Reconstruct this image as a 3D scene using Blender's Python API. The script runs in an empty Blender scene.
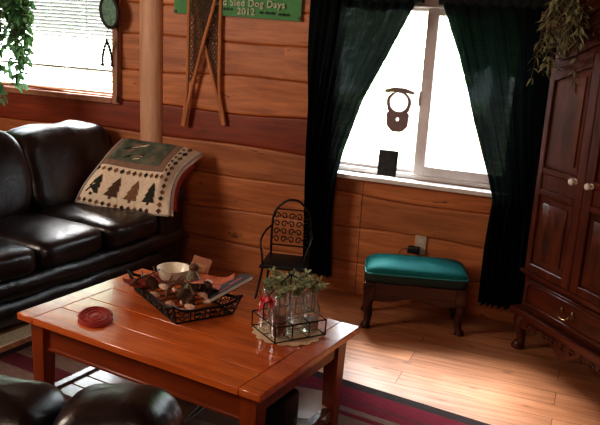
import bpy, bmesh, math, random
from math import sin, cos, pi, sqrt, radians
from mathutils import Matrix, Vector, noise
random.seed(7)
COL = bpy.context.scene.collection
V = Vector

# ------------------------------------------------------------------ mesh builder
class MB:
    def __init__(s):
        s.v = []; s.f = []; s.m = []; s.t = []; s.cur = 0; s.tint = 0.5; s.T = None
    def add(s, vs, fs):
        o = len(s.v)
        for p in vs:
            p = V(p)
            s.v.append(tuple(s.T @ p if s.T else p))
        for f in fs:
            s.f.append(tuple(i + o for i in f)); s.m.append(s.cur); s.t.append(s.tint)
        return s
    def box(s, x0, x1, y0, y1, z0, z1, bev=0.0, seg=1):
        bm = bmesh.new(); bmesh.ops.create_cube(bm, size=1)
        for v in bm.verts:
            v.co = V(((x0+x1)/2 + v.co.x*(x1-x0), (y0+y1)/2 + v.co.y*(y1-y0), (z0+z1)/2 + v.co.z*(z1-z0)))
        if bev > 0:
            bmesh.ops.bevel(bm, geom=list(bm.edges), offset=bev, segments=seg, affect='EDGES', profile=0.5)
        bm.verts.index_update()
        s.add([v.co for v in bm.verts], [[v.index for v in f.verts] for f in bm.faces]); bm.free()
        return s
    def tube(s, pts, r, n=6, closed=False):
        pts = [V(p) for p in pts]; N = len(pts)
        rs = r if isinstance(r, (list, tuple)) else [r]*N
        vs = []; up = None
        for i, p in enumerate(pts):
            a = pts[i-1] if (i > 0 or closed) else p
            b = pts[(i+1) % N] if (i < N-1 or closed) else p
            t = (b-a)
            if t.length < 1e-9: t = V((0,0,1))
            t.normalize()
            if up is None:
                up = V((0,0,1)) if abs(t.z) < .9 else V((1,0,0))
            x = up - t*up.dot(t)
            if x.length < 1e-6: x = t.orthogonal()
            x.normalize(); up = x; y = t.cross(x)
            for k in range(n):
                a_ = 2*pi*k/n
                vs.append(p + x*rs[i]*cos(a_) + y*rs[i]*sin(a_))
        fs = []
        for i in range(N if closed else N-1):
            j = (i+1) % N
            for k in range(n):
                l = (k+1) % n
                fs.append((i*n+k, i*n+l, j*n+l, j*n+k))
        if not closed:
            fs.append(tuple(range(n-1, -1, -1))); fs.append(tuple((N-1)*n+k for k in range(n)))
        return s.add(vs, fs)
    def lathe(s, prof, c=(0,0,0), n=20, cap0=True, cap1=True):
        c = V(c); vs = []; fs = []
        for r, z in prof:
            for k in range(n):
                a = 2*pi*k/n; vs.append(c + V((r*cos(a), r*sin(a), z)))
        for i in range(len(prof)-1):
            for k in range(n):
                l = (k+1) % n
                fs.append((i*n+k, i*n+l, (i+1)*n+l, (i+1)*n+k))
        if cap0: fs.append(tuple(range(n-1, -1, -1)))
        if cap1: fs.append(tuple((len(prof)-1)*n+k for k in range(n)))
        return s.add(vs, fs)
    def prism(s, out, h0, h1, axis='z'):
        # outline in 2-D, extruded along an axis
        def P(a, b, h):
            return {'z': (a, b, h), 'y': (a, h, b), 'x': (h, a, b)}[axis]
        n = len(out)
        vs = [P(a, b, h0) for a, b in out] + [P(a, b, h1) for a, b in out]
        fs = [tuple(range(n-1, -1, -1)), tuple(range(n, 2*n))]
        for i in range(n):
            j = (i+1) % n; fs.append((i, j, n+j, n+i))
        return s.add(vs, fs)
    def grid(s, fn, nu, nv, closed_u=False):
        vs = [fn(i/nu, j/nv) for j in range(nv+1) for i in range(nu+1)]
        fs = [(j*(nu+1)+i, j*(nu+1)+i+1, (j+1)*(nu+1)+i+1, (j+1)*(nu+1)+i) for j in range(nv) for i in range(nu)]
        return s.add(vs, fs)
    def pillow(s, c, half, e1=.45, e2=.35, nu=40, nv=20, amp=0.0, sc=4, seed=0, mod=None):
        c = V(c); vs = []; fs = []
        def pw(x, e): return math.copysign(abs(x)**e, x)
        for j in range(nv+1):
            ph = -pi/2 + pi*j/nv
            for i in range(nu):
                th = 2*pi*i/nu
                p = V((half[0]*pw(cos(ph), e1)*pw(cos(th), e2), half[1]*pw(cos(ph), e1)*pw(sin(th), e2), half[2]*pw(sin(ph), e1)))
                if amp:
                    d = p.normalized() if p.length else p
                    p = p + d*amp*noise.noise(p*sc + V((seed*3.1, seed*1.7, seed)))
                if mod: p = V(mod(p))
                vs.append(c + p)
        for j in range(nv):
            for i in range(nu):
                k = (i+1) % nu
                fs.append((j*nu+i, j*nu+k, (j+1)*nu+k, (j+1)*nu+i))
        return s.add(vs, fs)
    def leaf(s, p, d, n, L, W, fold=.25, bend=.2):
        p = V(p); d = V(d).normalized(); n = V(n); x = d.cross(n)
        if x.length < 1e-5: x = d.orthogonal()
        x.normalize(); n = x.cross(d)
        vs = [p, p + d*L*.4 + x*W*.5 + n*W*fold, p + d*L*.4, p + d*L*.4 - x*W*.5 + n*W*fold,
              p + d*L*.75 + x*W*.33 + n*(W*fold*.7 - L*bend*.5), p + d*L*.75 - n*L*bend*.5, p + d*L*.75 - x*W*.33 + n*(W*fold*.7 - L*bend*.5), p + d*L - n*L*bend]
        return s.add(vs, [(0,2,1), (0,3,2), (1,2,5,4), (2,3,6,5), (4,5,7), (5,6,7)])
    def build(s, name, mat, parent=None, loc=None, rotz=0, smooth=True, sharp=40, tint=False, flip=False):
        me = bpy.data.meshes.new(name)
        me.from_pydata(s.v, [], s.f); me.update()
        mats = mat if isinstance(mat, (list, tuple)) else [mat]
        for m in mats: me.materials.append(m)
        me.polygons.foreach_set('material_index', s.m)
        if tint:
            a = me.attributes.new('tint', 'FLOAT', 'FACE'); a.data.foreach_set('value', s.t)
        if not flip:
            bm = bmesh.new(); bm.from_mesh(me); bmesh.ops.recalc_face_normals(bm, faces=bm.faces); bm.to_mesh(me); bm.free()
        if smooth:
            me.polygons.foreach_set('use_smooth', [True]*len(me.polygons))
            me.set_sharp_from_angle(angle=radians(sharp))
        o = bpy.data.objects.new(name, me); COL.objects.link(o)
        if parent: o.parent = parent
        if loc is not None: o.location = loc
        o.rotation_euler = (0, 0, rotz)
        return o

def tag(o, label=None, cat=None, group=None, kind=None):
    if label: o['label'] = label
    if cat: o['category'] = cat
    if group: o['group'] = group
    if kind: o['kind'] = kind
    return o
def thing(name, loc, rotz, label, cat, group=None, kind=None):
    o = bpy.data.objects.new(name, None); COL.objects.link(o); o.empty_display_size = .1
    o.location = loc; o.rotation_euler = (0, 0, rotz)
    return tag(o, label, cat, group, kind)
def copy_tree(o, parent=None):
    c = o.copy(); COL.objects.link(c); c.parent = parent
    for ch in list(o.children): copy_tree(ch, c)
    return c

def smoothpts(pts, n=8, closed=False):
    pts = [V(p) for p in pts]; N = len(pts); out = []
    rng = range(N) if closed else range(N-1)
    for i in rng:
        p1 = pts[i]; p2 = pts[(i+1) % N]
        p0 = pts[i-1] if (i > 0 or closed) else p1
        p3 = pts[(i+2) % N] if (i < N-2 or closed) else p2
        for k in range(n):
            t = k/n
            out.append(.5*((2*p1) + (p2-p0)*t + (2*p0-5*p1+4*p2-p3)*t*t + (3*p1-p0-3*p2+p3)*t**3))
    if not closed: out.append(pts[-1])
    return out

# ------------------------------------------------------------------ materials
def new_mat(name):
    m = bpy.data.materials.new(name); m.use_nodes = True
    nt = m.node_tree; nt.nodes.clear()
    out = nt.nodes.new('ShaderNodeOutputMaterial')
    return m, nt, out
def nd(nt, t, ins=None, **kw):
    n = nt.nodes.new(t)
    for k, v in kw.items(): setattr(n, k, v)
    for k, v in (ins or {}).items():
        if hasattr(v, 'is_output') or isinstance(v, bpy.types.NodeSocket): nt.links.new(v, n.inputs[k])
        else: n.inputs[k].default_value = v
    return n
def c4(c): return (c[0], c[1], c[2], 1)
def ramp(nt, fac, stops):
    r = nd(nt, 'ShaderNodeValToRGB', {'Fac': fac}); e = r.color_ramp.elements
    e[0].position, e[0].color = stops[0][0], c4(stops[0][1])
    e[1].position, e[1].color = stops[-1][0], c4(stops[-1][1])
    for p, c in stops[1:-1]:
        x = e.new(p); x.color = c4(c)
    return r.outputs['Color']
def mix(nt, f, a, b, mode='MIX'):
    m = nd(nt, 'ShaderNodeMix', data_type='RGBA', blend_type=mode)
    for i, v in ((0, f), (6, a), (7, b)):
        if isinstance(v, bpy.types.NodeSocket): nt.links.new(v, m.inputs[i])
        elif i == 0: m.inputs[i].default_value = v
        else: m.inputs[i].default_value = c4(v)
    return m.outputs[2]
def mathn(nt, op, a, b=0.0):
    n = nd(nt, 'ShaderNodeMath', operation=op)
    for i, v in ((0, a), (1, b)):
        if isinstance(v, bpy.types.NodeSocket): nt.links.new(v, n.inputs[i])
        else: n.inputs[i].default_value = v
    return n.outputs[0]

def plain(name, col, rough=.6, metal=0, spec=.5, var=.15, scale=30, bump=0.0, sheen=0, coat=0):
    m, nt, out = new_mat(name)
    tc = nd(nt, 'ShaderNodeTexCoord')
    nz = nd(nt, 'ShaderNodeTexNoise', {'Vector': tc.outputs['Object'], 'Scale': scale, 'Detail': 3.0})
    c = ramp(nt, nz.outputs['Fac'], [(.3, [x*(1-var) for x in col]), (.7, [min(1, x*(1+var)) for x in col])])
    b = nd(nt, 'ShaderNodeBsdfPrincipled', {'Base Color': c, 'Roughness': rough, 'Metallic': metal, 'Specular IOR Level': spec,
           'Sheen Weight': sheen, 'Coat Weight': coat, 'Coat Roughness': .1})
    if bump:
        bp = nd(nt, 'ShaderNodeBump', {'Height': nz.outputs['Fac'], 'Strength': bump, 'Distance': .01})
        nt.links.new(bp.outputs[0], b.inputs['Normal'])
    nt.links.new(b.outputs[0], out.inputs[0])
    return m

def wood(name, dark, light, axis='x', rough=.45, stretch=14, scale=3.0, knots=0.0, knotscale=(2.2, 6, 6), tint=False, tint_lo=.6, tint_hi=1.35, coat=0.0, red=None, bump=.15, spec=.5, joint=None):
    m, nt, out = new_mat(name)
    tc = nd(nt, 'ShaderNodeTexCoord'); vec = tc.outputs['Object']
    s = {'x': (1, stretch, stretch), 'y': (stretch, 1, stretch), 'z': (stretch, stretch, 1)}[axis]
    if tint:
        at = nd(nt, 'ShaderNodeAttribute', attribute_name='tint')
        off = nd(nt, 'ShaderNodeVectorMath', {0: vec}, operation='ADD')
        sc3 = nd(nt, 'ShaderNodeCombineXYZ', {'X': mathn(nt, 'MULTIPLY', at.outputs['Fac'], 37.0), 'Y': mathn(nt, 'MULTIPLY', at.outputs['Fac'], 5.0), 'Z': mathn(nt, 'MULTIPLY', at.outputs['Fac'], 3.0)})
        nt.links.new(sc3.outputs[0], off.inputs[1]); vec = off.outputs[0]
    mp = nd(nt, 'ShaderNodeMapping', {'Vector': vec, 'Scale': s})
    n1 = nd(nt, 'ShaderNodeTexNoise', {'Vector': mp.outputs[0], 'Scale': scale, 'Detail': 6.0, 'Roughness': .6, 'Distortion': .6})
    n2 = nd(nt, 'ShaderNodeTexNoise', {'Vector': vec, 'Scale': 2.3, 'Detail': 2.0})
    f = mathn(nt, 'ADD', mathn(nt, 'MULTIPLY', n1.outputs['Fac'], .75), mathn(nt, 'MULTIPLY', n2.outputs['Fac'], .25))
    mid = [(a+b)/2 for a, b in zip(dark, light)]
    col = ramp(nt, f, [(.36, dark), (.5, mid), (.64, light)])
    if tint:
        v = mathn(nt, 'ADD', mathn(nt, 'MULTIPLY', at.outputs['Fac'], tint_hi - tint_lo), tint_lo)
        comb = nd(nt, 'ShaderNodeCombineColor', {0: v, 1: v, 2: v})
        col = mix(nt, 1.0, col, comb.outputs[0], 'MULTIPLY')
        if red:
            isred = mathn(nt, 'LESS_THAN', at.outputs['Fac'], .05)
            col = mix(nt, isred, col, mix(nt, 1.0, col, red, 'MULTIPLY'))
    if knots:
        mk = nd(nt, 'ShaderNodeMapping', {'Vector': vec, 'Scale': knotscale})
        wob = nd(nt, 'ShaderNodeTexNoise', {'Vector': mk.outputs[0], 'Scale': 3.0})
        ad = nd(nt, 'ShaderNodeVectorMath', {0: mk.outputs[0], 1: wob.outputs['Color']}, operation='ADD')
        vo = nd(nt, 'ShaderNodeTexVoronoi', {'Vector': ad.outputs[0], 'Scale': 1.0, 'Randomness': 1.0})
        kf = ramp(nt, vo.outputs['Distance'], [(.05, (1, 1, 1)), (.16, (0, 0, 0))])
        kk = mathn(nt, 'MULTIPLY', kf, knots)
        col = mix(nt, kk, col, [x*.35 for x in dark])
    if joint:
        sj = nd(nt, 'ShaderNodeSeparateXYZ', {0: tc.outputs['Object']})
        near = mathn(nt, 'LESS_THAN', mathn(nt, 'ABSOLUTE', mathn(nt, 'ADD', sj.outputs['X'], -joint)), .0028)
        col = mix(nt, mathn(nt, 'MULTIPLY', mathn(nt, 'MULTIPLY', near, mathn(nt, 'LESS_THAN', sj.outputs['Z'], .74)), .8), col, (.03, .01, .005))
    b = nd(nt, 'ShaderNodeBsdfPrincipled', {'Base Color': col, 'Roughness': rough, 'Specular IOR Level': spec, 'Coat Weight': coat, 'Coat Roughness': .15})
    bp = nd(nt, 'ShaderNodeBump', {'Height': n1.outputs['Fac'], 'Strength': bump, 'Distance': .004})
    nt.links.new(bp.outputs[0], b.inputs['Normal'])
    nt.links.new(b.outputs[0], out.inputs[0])
    return m

def leather(name, col, rough=.3):
    m, nt, out = new_mat(name)
    tc = nd(nt, 'ShaderNodeTexCoord'); vec = tc.outputs['Object']
    big = nd(nt, 'ShaderNodeTexNoise', {'Vector': vec, 'Scale': 7.0, 'Detail': 3.0, 'Roughness': .5, 'Distortion': .8})
    fine = nd(nt, 'ShaderNodeTexVoronoi', {'Vector': vec, 'Scale': 260.0})
    h = mathn(nt, 'ADD', big.outputs['Fac'], mathn(nt, 'MULTIPLY', fine.outputs['Distance'], .04))
    c = ramp(nt, big.outputs['Fac'], [(.3, [x*.6 for x in col]), (.7, [x*1.4 for x in col])])
    r = mathn(nt, 'ADD', mathn(nt, 'MULTIPLY', big.outputs['Fac'], .25), rough-.1)
    b = nd(nt, 'ShaderNodeBsdfPrincipled', {'Base Color': c, 'Roughness': r, 'Specular IOR Level': .75})
    bp = nd(nt, 'ShaderNodeBump', {'Height': h, 'Strength': .38, 'Distance': .02})
    nt.links.new(bp.outputs[0], b.inputs['Normal'])
    nt.links.new(b.outputs[0], out.inputs[0])
    return m

def glass(name, tintc=(1, 1, 1), gl=.08, haze=0.0):
    m, nt, out = new_mat(name)
    lw = nd(nt, 'ShaderNodeLayerWeight', {'Blend': .35})
    tr = nd(nt, 'ShaderNodeBsdfTransparent', {'Color': c4(tintc)})
    gs = nd(nt, 'ShaderNodeBsdfGlossy', {'Color': (1, 1, 1, 1), 'Roughness': .03})
    f = mathn(nt, 'ADD', mathn(nt, 'MULTIPLY', lw.outputs['Facing'], gl*4), gl*.4)
    mx = nd(nt, 'ShaderNodeMixShader', {0: f}); nt.links.new(tr.outputs[0], mx.inputs[1]); nt.links.new(gs.outputs[0], mx.inputs[2])
    last = mx
    if haze:
        df = nd(nt, 'ShaderNodeBsdfDiffuse', {'Color': (.9, .93, .95, 1)})
        m2 = nd(nt, 'ShaderNodeMixShader', {0: haze}); nt.links.new(mx.outputs[0], m2.inputs[1]); nt.links.new(df.outputs[0], m2.inputs[2]); last = m2
    nt.links.new(last.outputs[0], out.inputs[0])
    return m

def curtain_mat():
    m, nt, out = new_mat('curtain_cloth')
    tc = nd(nt, 'ShaderNodeTexCoord')
    mp = nd(nt, 'ShaderNodeMapping', {'Vector': tc.outputs['Object'], 'Scale': (6, 6, 190)})
    nz = nd(nt, 'ShaderNodeTexNoise', {'Vector': mp.outputs[0], 'Scale': 1.0, 'Detail': 3.0})
    col = ramp(nt, nz.outputs['Fac'], [(.35, (.006, .009, .0085)), (.7, (.015, .021, .020))])
    d = nd(nt, 'ShaderNodeBsdfDiffuse', {'Color': col})
    tl = nd(nt, 'ShaderNodeBsdfTranslucent', {'Color': (.002, .0034, .0034, 1)})
    tr = nd(nt, 'ShaderNodeBsdfTransparent', {'Color': (.9, 1, .96, 1)})
    m1 = nd(nt, 'ShaderNodeMixShader', {0: .4}); nt.links.new(d.outputs[0], m1.inputs[1]); nt.links.new(tl.outputs[0], m1.inputs[2])
    f = ramp(nt, nz.outputs['Fac'], [(.42, (.0008,)*3), (.75, (.009,)*3)])
    m2 = nd(nt, 'ShaderNodeMixShader', {0: f}); nt.links.new(m1.outputs[0], m2.inputs[1]); nt.links.new(tr.outputs[0], m2.inputs[2])
    nt.links.new(m2.outputs[0], out.inputs[0])
    return m

def translucent(name, col, tcol, f=.5, rough=.5):
    m, nt, out = new_mat(name)
    tc = nd(nt, 'ShaderNodeTexCoord')
    nz = nd(nt, 'ShaderNodeTexNoise', {'Vector': tc.outputs['Object'], 'Scale': 12.0})
    c = ramp(nt, nz.outputs['Fac'], [(.3, [x*.75 for x in col]), (.7, [min(1, x*1.2) for x in col])])
    b = nd(nt, 'ShaderNodeBsdfPrincipled', {'Base Color': c, 'Roughness': rough})
    t = nd(nt, 'ShaderNodeBsdfTranslucent', {'Color': c4(tcol)})
    mx = nd(nt, 'ShaderNodeMixShader', {0: f}); nt.links.new(b.outputs[0], mx.inputs[1]); nt.links.new(t.outputs[0], mx.inputs[2])
    nt.links.new(mx.outputs[0], out.inputs[0])
    return m

def floor_mat():
    m, nt, out = new_mat('pine_floorboards')
    tc = nd(nt, 'ShaderNodeTexCoord'); vec = tc.outputs['Object']
    br = nd(nt, 'ShaderNodeTexBrick', {'Vector': vec, 'Color1': (.2, .2, .2, 1), 'Color2': (.8, .8, .8, 1), 'Mortar': (0, 0, 0, 1), 'Scale': 1.0,
            'Mortar Size': .002, 'Brick Width': 1.9, 'Row Height': .135, 'Bias': 0.0}, offset=.37)
    sep = nd(nt, 'ShaderNodeSeparateColor', {0: br.outputs['Color']})
    off = nd(nt, 'ShaderNodeCombineXYZ', {'X': mathn(nt, 'MULTIPLY', sep.outputs[0], 11.0), 'Y': mathn(nt, 'MULTIPLY', sep.outputs[0], 3.0)})
    v2 = nd(nt, 'ShaderNodeVectorMath', {0: vec, 1: off.outputs[0]}, operation='ADD')
    mp = nd(nt, 'ShaderNodeMapping', {'Vector': v2.outputs[0], 'Scale': (1, 12, 1)})
    n1 = nd(nt, 'ShaderNodeTexNoise', {'Vector': mp.outputs[0], 'Scale': 3.0, 'Detail': 6.0, 'Roughness': .6, 'Distortion': .5})
    col = ramp(nt, n1.outputs['Fac'], [(.35, (.36, .145, .062)), (.5, (.46, .20, .092)), (.65, (.56, .27, .14))])
    v = mathn(nt, 'ADD', mathn(nt, 'MULTIPLY', sep.outputs[0], .5), .72)
    cc = nd(nt, 'ShaderNodeCombineColor', {0: v, 1: v, 2: v})
    col = mix(nt, 1.0, col, cc.outputs[0], 'MULTIPLY')
    mk = nd(nt, 'ShaderNodeMapping', {'Vector': v2.outputs[0], 'Scale': (4.5, 8.5, 1)})
    vo = nd(nt, 'ShaderNodeTexVoronoi', {'Vector': mk.outputs[0], 'Scale': 1.0})
    kf = ramp(nt, vo.outputs['Distance'], [(.06, (1, 1, 1)), (.17, (0, 0, 0))])
    col = mix(nt, mathn(nt, 'MULTIPLY', kf, .75), col, (.14, .045, .015))
    col = mix(nt, mathn(nt, 'MULTIPLY', br.outputs['Fac'], .8), col, (.08, .025, .01))
    b = nd(nt, 'ShaderNodeBsdfPrincipled', {'Base Color': col, 'Roughness': .36, 'Specular IOR Level': .5})
    bp = nd(nt, 'ShaderNodeBump', {'Height': n1.outputs['Fac'], 'Strength': .12, 'Distance': .004})
    nt.links.new(bp.outputs[0], b.inputs['Normal'])
    nt.links.new(b.outputs[0], out.inputs[0])
    return m

def rug_mat():
    m, nt, out = new_mat('striped_rag_rug')
    tc = nd(nt, 'ShaderNodeTexCoord'); vec = tc.outputs['Object']
    sp = nd(nt, 'ShaderNodeSeparateXYZ', {0: vec})
    # stripes run along x, distance from the far edge (y = 0) in metres
    t = mathn(nt, 'DIVIDE', mathn(nt, 'MULTIPLY', sp.outputs['Y'], -1.0), 2.0)
    r = nd(nt, 'ShaderNodeValToRGB', {'Fac': t}); cr = r.color_ramp; cr.interpolation = 'CONSTANT'
    dk = (.035, .027, .027); bu = (.135, .016, .030); gy = (.17, .115, .095); rd = (.16, .035, .030); pk = (.10, .022, .030)
    seq = [(0, dk), (.030, bu), (.075, pk), (.092, bu), (.115, gy), (.135, bu), (.15, gy), (.20, rd), (.225, gy), (.255, bu), (.30, gy), (.35, pk), (.40, gy), (.46, rd), (.52, bu), (.6, gy), (.68, rd), (.76, bu), (.86, gy), (.94, bu), (.978, dk)]
    e = cr.elements
    e[0].position, e[0].color = 0, c4(dk); e[1].position, e[1].color = seq[1][0], c4(seq[1][1])
    for p, c in seq[2:]:
        x = e.new(p); x.color = c4(c)
    mp = nd(nt, 'ShaderNodeMapping', {'Vector': vec, 'Scale': (18, 90, 1)})
    nz = nd(nt, 'ShaderNodeTexNoise', {'Vector': mp.outputs[0], 'Scale': 1.0, 'Detail': 3.0})
    v = mathn(nt, 'ADD', mathn(nt, 'MULTIPLY', nz.outputs['Fac'], .9), .55)
    cc = nd(nt, 'ShaderNodeCombineColor', {0: v, 1: v, 2: v})
    col = mix(nt, 1.0, r.outputs['Color'], cc.outputs[0], 'MULTIPLY')
    # dark border at the short ends
    xe = mathn(nt, 'LESS_THAN', sp.outputs['X'], .05)
    col = mix(nt, xe, col, dk)
    b = nd(nt, 'ShaderNodeBsdfPrincipled', {'Base Color': col, 'Roughness': .95, 'Specular IOR Level': .1})
    bp = nd(nt, 'ShaderNodeBump', {'Height': nz.outputs['Fac'], 'Strength': .5, 'Distance': .01})
    nt.links.new(bp.outputs[0], b.inputs['Normal'])
    nt.links.new(b.outputs[0], out.inputs[0])
    return m

M = {}
M['log'] = wood('pine_log_siding', (.32, .100, .032), (.57, .220, .076), 'x', rough=.5, stretch=10, scale=2.6, knots=.85, knotscale=(4.2, 1, 12), tint=True, tint_lo=.72, tint_hi=1.15, red=(.66, .30, .18), joint=-1.24)
M['wallplain'] = wood('pine_boards_plain', (.30, .12, .05), (.48, .22, .10), 'x', rough=.6, stretch=10)
M['post'] = wood('peeled_log_post', (.52, .29, .175), (.72, .45, .29), 'z', rough=.55, stretch=8, scale=2.5, knots=.5, knotscale=(7, 7, 2.5))
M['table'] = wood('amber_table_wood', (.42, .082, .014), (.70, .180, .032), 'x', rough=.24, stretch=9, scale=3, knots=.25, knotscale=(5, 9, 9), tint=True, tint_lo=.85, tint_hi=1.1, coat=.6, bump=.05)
M['shelf'] = wood('sheen_grey_shelf_boards', (.14, .10, .085), (.26, .20, .17), 'x', rough=.25, stretch=9, tint=True, coat=1.0, bump=.04)  # window reflection put into the grey of these boards
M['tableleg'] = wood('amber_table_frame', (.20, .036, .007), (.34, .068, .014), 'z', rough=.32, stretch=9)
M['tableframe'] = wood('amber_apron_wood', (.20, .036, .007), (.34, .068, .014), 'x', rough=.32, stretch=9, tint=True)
M['armoire'] = wood('dark_cherry_wood', (.040, .008, .003), (.120, .026, .009), 'z', rough=.34, stretch=9, scale=3.2, coat=.1, bump=.06)
M['armoirex'] = wood('dark_cherry_wood_cross', (.040, .008, .003), (.110, .023, .008), 'x', rough=.34, stretch=9, scale=3.2, coat=.1, bump=.06)
M['armdark'] = wood('dark_cherry_panel', (.035, .008, .003), (.15, .040, .016), 'z', rough=.32, stretch=6, scale=4, bump=.06)
M['stool'] = wood('mahogany_stool_wood', (.022, .004, .002), (.060, .011, .005), 'x', rough=.35, stretch=9)
M['snow'] = wood('bent_ash_wood', (.40, .16, .06), (.60, .27, .11), 'z', rough=.5, stretch=8)
M['web'] = plain('rawhide_webbing', (.14, .09, .058), .7)
M['floor'] = floor_mat()
M['rug'] = rug_mat()
M['leather'] = leather('black_brown_leather', (.010, .008, .010), .30)
M['curtain'] = curtain_mat()
M['black'] = plain('black_iron', (.012, .011, .011), .5, metal=.3)
M['blackpl'] = plain('black_plastic', (.012, .012, .013), .45)
M['white'] = plain('white_vinyl', (.62, .58, .56), .45, var=.05)
M['sill'] = plain('white_sill_paint', (.75, .74, .72), .5, var=.05)
M['casing'] = wood('stained_casing', (.30, .13, .075), (.42, .2, .12), 'z', rough=.5)
M['glass'] = glass('window_glass', haze=.015)
M['bottle'] = glass('clear_bottle_glass', (.96, .98, .98), .13, haze=.03)
M['slat'] = translucent('white_slat', (.55, .55, .55), (.10, .10, .10), .4)
M['green'] = plain('banner_green', (.085, .29, .10), .7, var=.12, scale=9)
M['lett'] = plain('banner_cream_letters', (.55, .58, .42), .7, var=.03)
M['dkgreen'] = plain('banner_dark_print', (.01, .05, .018), .7)
M['grey'] = plain('zinc_grommet', (.03, .03, .03), .4, metal=.8)
M['cushion'] = plain('sunlit_green_velvet', (.008, .135, .135), .75, var=.1, scale=60, bump=.05, spec=.15)  # sunlight on the cushion top put into this teal
M['cushside'] = plain('bottle_green_cloth', (.008, .022, .014), .8)
M['pipe'] = plain('teal_piping', (.02, .17, .17), .7)
M['cream'] = plain('cream_ceramic', (.85, .80, .66), .25, var=.04)
M['sunstrip'] = plain('sunlit_floor_cream', (.75, .70, .50), .95, var=.2, scale=80, bump=.3)  # sunlight on the floor put into this cream colour
M['lace'] = plain('ecru_lace', (.85, .66, .44), .9, var=.2, scale=120, bump=.4)
M['redtriv'] = plain('brick_red_silicone', (.33, .035, .025), .5, var=.1, scale=60)
M['redrib'] = plain('red_satin', (.55, .015, .03), .35)
M['potp'] = plain('dark_red_potpourri', (.065, .010, .007), .7, var=.6, scale=90, bump=.8)
M['cloth'] = plain('rust_orange_cloth', (.55, .17, .09), .9, var=.35, scale=25)
M['cloth2'] = plain('dusty_red_cloth', (.36, .07, .05), .9, var=.35, scale=40)
M['cone'] = plain('pinecone_brown', (.13, .065, .038), .7, var=.4)
M['sage'] = plain('grey_green_bark', (.20, .19, .13), .8, var=.4, scale=60, bump=.5)
M['shell'] = plain('pale_shell', (.78, .56, .44), .5, var=.25)
M['tan'] = plain('pinkish_tan_board', (.52, .25, .15), .7, var=.1)
M['tan2'] = plain('tan_inset', (.62, .37, .20), .7, var=.1)
M['book'] = plain('slate_book_cover', (.04, .048, .052), .6, var=.3, spec=.25)
M['paper'] = plain('white_paper', (.80, .79, .77), .8, var=.03)
M['bookred'] = plain('red_print', (.45, .05, .04), .5)
M['leaf'] = translucent('green_leaf', (.07, .19, .085), (.30, .55, .28), .45)
M['pine'] = plain('sage_needles', (.40, .46, .28), .8, var=.4)
M['garl'] = plain('dusty_olive_leaves', (.24, .25, .13), .8, var=.4)
M['stem'] = plain('brown_stem', (.07, .04, .02), .8)
M['pot'] = plain('terracotta_pot', (.35, .13, .07), .8)
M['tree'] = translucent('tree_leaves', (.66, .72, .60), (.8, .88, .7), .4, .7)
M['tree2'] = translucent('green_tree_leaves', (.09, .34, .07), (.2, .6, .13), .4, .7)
M['bark'] = plain('grey_bark', (.5, .47, .44), .9)
M['deck'] = plain('weathered_deck', (.55, .53, .5), .8)
M['ground'] = plain('dry_lawn', (.35, .42, .2), .9, scale=3)
M['stainedglass'] = plain('mottled_green_glass', (.12, .24, .17), .3, var=.5, scale=50)
M['bronze'] = plain('dark_bronze', (.035, .03, .026), .45, metal=.5)
M['clock'] = plain('hazed_clock_wood', (.24, .165, .165), .6, var=.08)  # window haze put into this lightened mauve-grey
M['dial'] = translucent('white_dial', (.9, .9, .9), (.95, .95, .95), .6)
M['beige'] = plain('almond_plastic', (.55, .46, .33), .5, var=.04)
M['cord'] = plain('tan_cord', (.30, .11, .05), .6)
M['brass'] = plain('aged_brass', (.20, .14, .07), .35, metal=.8)
M['porc'] = plain('white_porcelain', (.72, .70, .62), .2, var=.02)
M['q_cream'] = plain('quilt_cream', (.80, .68, .52), .95, var=.1, scale=60, bump=.2)
M['q_brown'] = plain('quilt_brown_calico', (.10, .050, .030), .95, var=.5, scale=120)
M['q_tan'] = plain('quilt_tan_calico', (.24, .12, .06), .95, var=.4, scale=120)
M['q_dark'] = plain('quilt_dark_green', (.028, .032, .022), .95, var=.5, scale=120)
M['q_taupe'] = plain('quilt_taupe', (.26, .17, .12), .95, var=.15, scale=40)
M['q_green'] = plain('quilt_sage_panel', (.115, .135, .095), .95, var=.45, scale=18)
M['q_red'] = plain('quilt_red_check', (.40, .055, .05), .95, var=.5, scale=70)
M['q_edge'] = plain('quilt_grey_binding', (.40, .36, .33), .95, var=.1)

# ------------------------------------------------------------------ room shell
WY = 4.32
XL, XR, YF, ZC = -4.35, 1.15, -1.3, 2.42
W1 = (-1.50, -.36, .755, 1.77)      # curtained window: x0 x1 z0 z1
W2 = (-4.22, -2.985, 1.06, 1.86)    # blind window

fl = MB(); fl.box(XL-.1, XR+.1, YF-.1, WY+.1, -.06, 0)
tag(fl.build('floor', M['floor'], smooth=False), 'knotty pine plank floor', None, kind='structure')

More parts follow.
